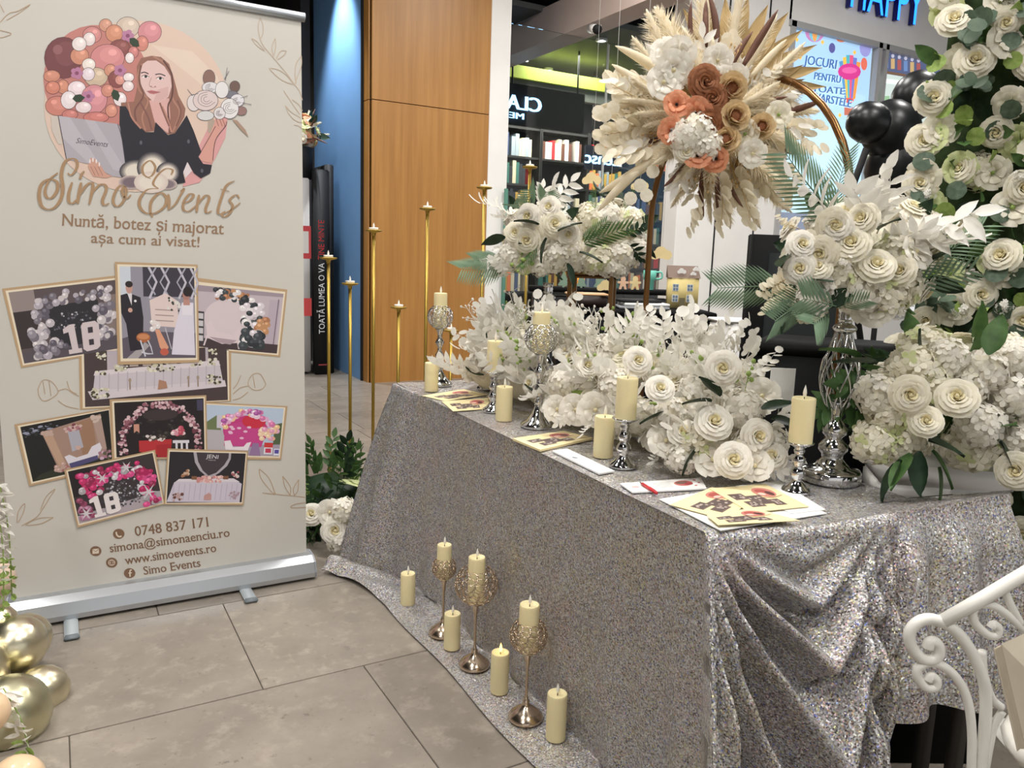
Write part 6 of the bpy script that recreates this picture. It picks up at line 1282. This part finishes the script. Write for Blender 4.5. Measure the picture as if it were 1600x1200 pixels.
man = [(-.30, 0), (-.12, 0), (-.05, .22), (.05, .22), (.12, 0), (.30, 0), (.20, .42), (.42, .46), (.42, .60), (.16, .62), (.2, .78), (.14, .94), (0, 1), (-.14, .94), (-.2, .78), (-.16, .62), (-.42, .60), (-.42, .46), (-.20, .42)]
standee(973, man, .085, mat('toy_peach', (230, 190, 160), .6), 'gingerbread_figure', 'peach gingerbread figure cut-out on the toy shelf', 'ornament'); standee(992, man, .088, cw, 'gingerbread_figure', 'yellow gingerbread figure cut-out beside the turquoise mug', 'ornament')
tree = [(-.06, 0), (.06, 0), (.06, .1), (.34, .1), (.18, .42), (.26, .42), (.1, .72), (0, 1), (-.1, .72), (-.26, .42), (-.18, .42), (-.34, .1), (-.06, .1)]
for x, s, lab in ((908, .10, 'sage green tree cut-out left on the toy shelf edge'), (936, .105, 'sage green tree cut-out next to the gingerbread figures'), (880, .11, 'sage green tree cut-out beside the silver vase neck')): standee(x, tree, s, mat('toy_sage', (130, 156, 136), .6), 'tree_ornament', lab, 'ornament')
d = ray(1014, 452); c = CC+d*(((p-CC).dot(HF)+.05)/d.dot(HF)); c.z = sz+.001; t = thing('tumbler_mug', 'turquoise tumbler mug with a side handle on the toy shelf', 'mug', c); teal = mat('toy_teal', (120, 206, 186), .4)
mb = MB(); mb.lathe([(.026, 0), (.028, .003), (.030, .06), (.040, .068), (.043, .125), (.040, .126), (.037, .07), (0, .065)], 20, c); mb.build('cup', teal, t); mb = MB(); mb.tube(catmull([c+RT*.041+V((0, 0, .115)), c+RT*.075+V((0, 0, .115)), c+RT*.078+V((0, 0, .08)), c+RT*.040+V((0, 0, .07))], 5), .006, 8); mb.build('handle', teal, t)
d = ray(905, 452); c = CC+d*(((p-CC).dot(HF)+.12)/d.dot(HF)); c.z = sz+.001; t = thing('lantern', 'small orange glowing lantern on the toy shelf', 'lantern', c); mb = MB(); mb.lathe([(.03, 0), (.032, .006), (.02, .012), (.03, .03), (.036, .05), (.03, .07), (.012, .082), (0, .084)], 16, c); mb.build('shade', mat('lantern_orange', (236, 150, 50), .5, emis=(240, 140, 30), es=.5), t); mb = MB(); mb.lathe([(.034, -.0005), (.034, .008)], 16, c); mb.build('base', blackm, t)

# white planter with hydrangeas at the near end of the table
pc = at(1490, 790, 1.98); pz = .70
t = thing('white_box_stand', 'dark box pedestal under the white flower planter', 'pedestal', (pc.x+.03, pc.y+.08, 0)); mb = MB(); mb.box((pc.x+.03, pc.y+.08, .31), (.30, .26, .62), -.5, .004); mb.build('body', blk, t)
t = thing('flower_planter', 'white ribbed wooden planter filled with hydrangeas and roses', 'planter', (pc.x+.03, pc.y+.08, .621)); rp_ = M.Rotation(-.75, 3, 'Z'); q = V((pc.x+.03, pc.y+.08, 0))
for z in (.663, .715, .767): mb = MB(); mb.box((q.x, q.y, z-.015), (.30, .20, .050), -.75, .004); mb.build('slat', whitep, t)
mb = MB(); mb.box((q.x, q.y, .70), (.285, .185, .155), -.75); mb.build('liner', whitep, t, False)
t = arrange('planter_flowers', 'full white hydrangea and rose arrangement in the white planter', (q.x, q.y, .79))
c = at(1492, 640, 2.02); core(t, c+V((0, 0, .03)), (.15, .15, .11), pGreen)
bunch(t, c, (.19, .19, .17), [(HYD, 'hydrangea', 14, .065, .08, .95), (ROSEI, 'rose', 8, .04, .045, 1.03), (LEAFG, 'leaf', 16, .08, .12, .95), (LEAFD, 'leaf', 12, .08, .12, .95)], 31, -.25)
for x, y, s, k in ((1370, 615, .055, 0), (1390, 650, .055, 1), (1365, 690, .055, 1), (1420, 685, .055, 1), (1425, 575, .06, 1), (1480, 560, .05, 2), (1510, 605, .05, 0), (1530, 665, .06, 2), (1585, 620, .06, 2), (1455, 600, .05, 1), (1590, 690, .05, 0), (1395, 700, .045, 1), (1540, 580, .055, 0), (1590, 560, .05, 2)): fl(t, HYD[k], 'hydrangea', x, y, 1.82, s)
for x, y, s in ((1495, 625, .044), (1420, 615, .042), (1445, 660, .036), (1590, 735, .042)): fl(t, ROSEI[x % 2], 'rose', x, y, 1.74, s, roll=.3)
for x, y, v in ((1440, 705, (-.2, -.1, -1)), (1425, 710, (-.8, 0, -.6)), (1455, 705, (.5, -.4, -.7)), (1410, 720, (-.6, .2, -.9)), (1450, 690, (.9, -.4, -.2)), (1545, 555, (.3, 0, 1)), (1345, 560, (-1, .5, .4)), (1370, 570, (-.9, .5, .2)), (1560, 690, (.4, -.4, -.8)), (1465, 730, (.2, -.2, -1))): place(LEAFG if x % 2 else LEAFD, 'leaf', t, at(x, y, 1.74), V(v), .3, .10)
for x0, y0, x1, y1 in ((1400, 560, 1335, 545), (1390, 590, 1290, 625), (1380, 610, 1290, 650), (1380, 600, 1300, 600), (1360, 570, 1330, 560)): spray(t, SPG, 'leaf_sprig', x0, y0, x1, y1, 1.86, fat=1.1)

# flower wall
FW0 = at(1436, 420, 1); az = math.radians(60.4); tang = V((math.cos(az), -math.sin(az), 0)); nor = V((-math.sin(az), -math.cos(az), 0))
d = ray(1440, 420); dh = V((d.x, d.y, 0)).normalized(); w0 = dh*2.80-tang*.02
t = thing('flower_wall', 'upright panel of white roses and eucalyptus leaves beside the planter', 'flower wall', w0+tang*.5)
mb = MB(); q = w0+tang*.55-nor*.03; mb.box((q.x, q.y, 1.15), (1.06, .03, 2.3), -az); mb.build('backing', mat('leaf_mat_dark', (56, 74, 44), .9, var=.4, scale=40), t, False)
g = random.Random(77)
def wp(u, v, o=0.0): return w0+tang*u+V((0, 0, v))+nor*o
used = []
def pick(n, dmin, o):
    out = []; tries = 0
    while len(out) < n and tries < n*60:
        tries += 1; u, v = g.uniform(-.02, 1.08), g.uniform(.25, 2.32)
        if all((u-a)**2+(v-b2)**2 > dmin*dmin for a, b2 in out): out.append((u, v))
    return out
def wput(me, name, n, lo, hi, dmin, o, tilt=.35):
    for u, v in pick(n, dmin, o): place(g.choice(me) if isinstance(me, list) else me, name, t, wp(u, v, o+g.uniform(-.01, .02)), nor+V((g.uniform(-tilt, tilt), g.uniform(-tilt, tilt), g.uniform(-tilt, tilt))), g.random()*6, g.uniform(lo, hi))
wput(HYD[1], 'hydrangea', 40, .06, .075, .17, -.02); wput(ROSEI, 'rose', 135, .042, .054, .112, .05); wput(BLOSI, 'blossom', 90, .045, .058, .105, .045); wput(BLOSG, 'blossom', 60, .04, .055, .11, .04)
wput(DISCE, 'round_leaf', 200, .05, .066, .055, .08, .6); wput(DISCL, 'round_leaf', 150, .045, .06, .055, .065, .6); wput(LEAFG, 'leaf', 200, .06, .09, .045, .045, 1.2); wput(LEAFL, 'leaf', 70, .05, .07, .08, .05, 1.2); wput(SPEUC, 'leaf_sprig', 40, .14, .2, .1, .01, 1.0); wput(FLOR, 'floret_cluster', 45, .025, .035, .1, .07, .3); wput(DISCD, 'round_leaf', 40, .055, .075, .06, .03, .6)

# black balloons on a stand
p = at(1395, 240, 3.4); t = thing('balloon_stand', 'black glossy balloons on a thin black stand beside the flower wall', 'balloons', (p.x, p.y, 0)); bl = mat('balloon_black', (20, 22, 24), .34)
def balloon_into(mb, c, r, d, n=20):
    d = V(d).normalized(); m_ = frame_mt(c, d, 0, 1).to_3x3(); mb.lathe([(0, r*1.08), (r*.35, r*1.02), (r*.66, r*.84), (r*.9, r*.5), (r, r*.08), (r*.95, -r*.35), (r*.74, -r*.76), (r*.4, -r*1.1), (r*.1, -r*1.26), (r*.06, -r*1.3), (r*.12, -r*1.36), (0, -r*1.36)], n, c, 1, m_)
for x, y, r, dd, s in ((1358, 192, .085, (-.8, .3, .2), 0), (1392, 205, .12, (-.3, .3, .9), .05), (1405, 262, .14, (.2, .1, -.9), .1), (1432, 150, .10, (.5, -.2, .8), .15)):
    mb = MB(); balloon_into(mb, at(x, y, 3.25+s), r, dd); mb.build('balloon', bl, t)
mb = MB(); mb.tube([(p.x, p.y, .01), (p.x, p.y, p.z)], .012, 8); mb.build('pole', blackm, t); mb = MB(); mb.lathe([(.16, 0), (.16, .01), (.02, .02)], 22, (p.x, p.y, 0)); mb.build('base', blackm, t)
a, b2 = at(1354, 232, 3.2), at(1318, 330, 3.3); mb = MB(); mb.tube([a, b2, (p.x, p.y, .7)], .014, 8); mb.build('brace', blackm, t)

# ================================================================== WHITE IRON CHAIR AND BOOK
iron = mat('white_iron', (232, 230, 222), .38, var=.04, scale=20); CD = 1.20
def q8(x, y, d=CD): return onface(1300+x/2.727, 760+y/2.727, d)
base = q8(640, 1200); t = thing('iron_chair', 'white wrought iron chair with scrolled back beside the draped table end', 'chair', (base.x, base.y, 0))
for pts, r in (([(408, 690), (420, 662), (448, 672), (456, 708), (430, 738), (380, 732), (338, 680), (332, 620), (370, 576), (430, 566), (510, 602), (580, 682), (638, 800), (655, 900), (650, 1050), (636, 1200), (620, 1500), (600, 1900)], .0095), ([(408, 828), (422, 808), (445, 826), (440, 855), (400, 856), (364, 812), (370, 770), (420, 750), (480, 770), (540, 830), (580, 920), (596, 1050), (594, 1200), (585, 1500)], .0075), ([(675, 602), (688, 588), (710, 606), (700, 634), (660, 630), (610, 582), (600, 530), (630, 502), (690, 510), (750, 550), (800, 592), (900, 680)], .0070), ([(735, 440), (758, 500), (805, 588)], .0065), ([(640, 700), (648, 800), (680, 900), (724, 942)], .0065), ([(726, 958), (690, 1020), (672, 1100), (655, 1200)], .0065)):
    mb = MB(); mb.tube(catmull([q8(*p) for p in pts], 5), r, 10); mb.build('scroll', iron, t)
mb = MB(); mb.tube([q8(470, 575), q8(640, 478), q8(818, 372), q8(1000, 262)], .0115, 10); mb.build('top_rail', iron, t)
for x, y in ((1000, 262),): mb = MB(); mb.tube([q8(1000, 262), q8(1000, 900), q8(985, 1900)], .0095, 10); mb.build('back_post', iron, t)
mb = MB(); a, b2 = q8(636, 1240), q8(1000, 1240); o = V((-.15, .05, 0)); mb.box((a+b2)/2+V((.10, -.02, 0)), ((b2-a).length+.02, .26, .02), -YAW-.1, .008); mb.build('seat', iron, t)
c = (a+b2)/2+V((.11, -.04, 0)); mb = MB(); mb.ball(c+V((0, 0, .045)), 1, 18, 10, d=(.15, .12, .04)); solo(mb, 'seat_cushion', mat('cushion_white', (236, 232, 222), .8, var=.04, scale=20, bump=.2), (c.x, c.y, c.z+.008), 'white round cushion on the iron chair seat', 'cushion')
# old book leaning on the chair
t = thing('vintage_book', 'thick cream vintage book with a drawn cover leaning on the iron chair', 'book', q8(790, 1100, 1.05))
K = lambda x, y, d: q8(x, y, d)
tl, tr2, br_, bl_ = K(722, 672, 1.02), K(960, 560, .98), K(1010, 960, .93), K(830, 1130, .97)
nn = (tr2-tl).cross(bl_-tl).normalized()
if nn.dot(CF) < 0: nn = -nn
th = .05; pm = mat('old_paper', (216, 206, 184), .75, var=.08, scale=25); cm_ = mat('old_cover', (206, 196, 176), .6, var=.06, scale=15)
sh = (tl-tr2).normalized()*.035+V((0, 0, .0))
def slab(mb, quad, o0, o1): mb.add([p+nn*o0+sh*o0/th for p in quad]+[p+nn*o1+sh*o1/th for p in quad], [(0, 1, 2, 3), (7, 6, 5, 4), (0, 4, 5, 1), (1, 5, 6, 2), (2, 6, 7, 3), (3, 7, 4, 0)], True)
quad = [tl, tr2, br_, bl_]; cen = sum(quad, V((0, 0, 0)))/4; inq = [cen+(p-cen)*.965 for p in quad]
mb = MB(); slab(mb, quad, 0, .004); mb.build('cover', cm_, t, False); mb = MB(); slab(mb, inq, .005, th-.005); mb.build('pages', pm, t, False); mb = MB(); slab(mb, quad, th-.004, th); mb.build('cover', cm_, t, False)
kk = Ink(quad_map(quad), -nn, .0004, 3e-5)
for i in range(6): kk.line([(.30+.02*math.sin(i), .14+i*.05), (.42+.03*i, .12+i*.06), (.55, .2+i*.05)], .008, (120, 112, 104), 4)
kk.line([(.12, .08), (.12, .92)], .01, (170, 160, 140), 1); kk.build('cover_drawing', ink, t)

# ================================================================== FLOWERS ON THE FLOOR, BALLOONS
fp = onz(530, 858, 0); t = arrange('floor_flowers', 'white flowers and green bush on the floor between banner and cloth', (fp.x, fp.y, 0))
c = V((fp.x+.06, fp.y+.32, .12)); core(t, c, (.17, .20, .12), pDark)
bunch(t, c, (.19, .22, .16), [(LEAFG, 'leaf', 60, .06, .09, .98), (SPG, 'leaf_sprig', 30, .12, .16, .9), (SPD, 'leaf_sprig', 14, .12, .16, .9), (FLORL, 'floret_cluster', 16, .03, .045, 1.05)], 41, -.5)
for x, y, s in ((487, 806, .05), (515, 800, .055), (538, 798, .06), (525, 828, .06), (545, 822, .05), (530, 845, .055), (548, 848, .05)): fl(t, random.Random(x).choice([BLOS, HYD[0], ROSES[0]]), 'blossom', x, y, 3.28, s)
for x0, y0, x1, y1 in ((555, 790, 565, 745), (560, 785, 575, 755), (550, 795, 545, 760), (565, 780, 580, 740)): spray(t, SPG, 'leaf_sprig', x0, y0, x1, y1, 3.55, fat=1.2)
spray(t, BLOSG, 'blossom', 570, 760, 572, 745, 3.5, fat=2.5)
goldb = mat('balloon_gold_chrome', (222, 214, 186), .3, 1.0, var=.04, scale=4); peach = mat('balloon_peach', (232, 200, 162), .3, coat=.4); grn = mat('balloon_khaki', (202, 198, 166), .32, 1.0)
t = thing('balloon_garland', 'gold chrome balloon garland with white wisteria at the banner foot', 'balloons', (-.22, 2.05, 0))
for x, y, rp2, dp, m_, dd in ((22, 1010, 46, 2.25, goldb, (.6, -.4, .8)), (38, 1000, 38, 2.32, goldb, (.5, .2, .8)), (62, 1082, 40, 2.2, goldb, (.8, .3, .3)), (10, 1120, 62, 2.05, grn, (.5, -.4, .8)), (-2, 975, 28, 2.27, goldb, (0, 0, 1)), (-22, 1115, 33, 1.85, peach, (.5, -.5, .5)), (25, 1225, 42, 1.80, peach, (.3, -.5, .8)), (-60, 1040, 60, 2.12, goldb, (-.5, 0, .5)), (-70, 1180, 70, 2.0, grn, (-.5, 0, .2)), (-5, 905, 26, 2.36, mat('balloon_blush', (222, 196, 176), .3, coat=.3), (.4, 0, 1))):
    mb = MB(); balloon_into(mb, at(x, y, dp), rp2*dp/FPX, dd, 24); mb.build('balloon', m_, t)
def wist(x0, y0, x1, y1, dp, n, seed):
    g = random.Random(seed); a, b2 = at(x0, y0, dp), at(x1, y1, dp); mb = MB(); mb.tube(catmull([a, a.lerp(b2, .5)+V((.01, 0, .01)), b2], 6), .0018, 5); mb.build('stem', pLime, t)
    for i in range(n):
        k = i/(n-1); q = a.lerp(b2, k); big = 1-.65*k; s = (1 if i % 2 else -1); d = CR*s*.9+V((0, 0, -.25+g.uniform(-.2, .3)))+TOCAM(q)*.5
        place(LEAFW if k < .72 else LEAFL, 'petal' if k < .72 else 'leaf', t, q, d, g.random()*6, .035*big+.012)
        place(LEAFW if k < .66 else LEAFL, 'petal' if k < .66 else 'leaf', t, q, d+V((g.uniform(-.5, .5), 0, g.uniform(-.6, .6))), g.random()*6, .03*big+.012)
wist(-2, 750, 18, 930, 2.3, 26, 1); wist(-8, 770, 5, 960, 2.25, 22, 2); wist(5, 1075, 50, 1200, 1.9, 18, 3)

# bouquet in a black pot on the book kiosk
q = V((2.20, 8.16, 1.972)); pt = thing('black_pot', 'black cylinder pot on top of the giant book stand', 'pot', q)
mb = MB(); mb.lathe([(0, 0), (.12, 0), (.13, .30), (.122, .305), (.115, .29), (0, .28)], 22, q); mb.build('pot', blackm, pt)
t = arrange('kiosk_bouquet', 'pastel paper wrapped bouquet in the black pot against the blue wall', q+V((0, 0, .28)))
c = q+V((.02, -.02, .42)); core(t, c, (.10, .10, .10), pStraw)
bunch(t, c, (.15, .15, .17), [(petal_mesh, 'blossom', 9, .05, .07, 1.0) for petal_mesh in (BLOS, POPPY, BLOSG)]+[(PAMP[0], 'pampas_plume', 8, .16, .22, .6), (TAIL, 'grass_tail', 6, .18, .24, .7), (LEAFD, 'leaf', 8, .1, .14, .9)], 51, -.3)
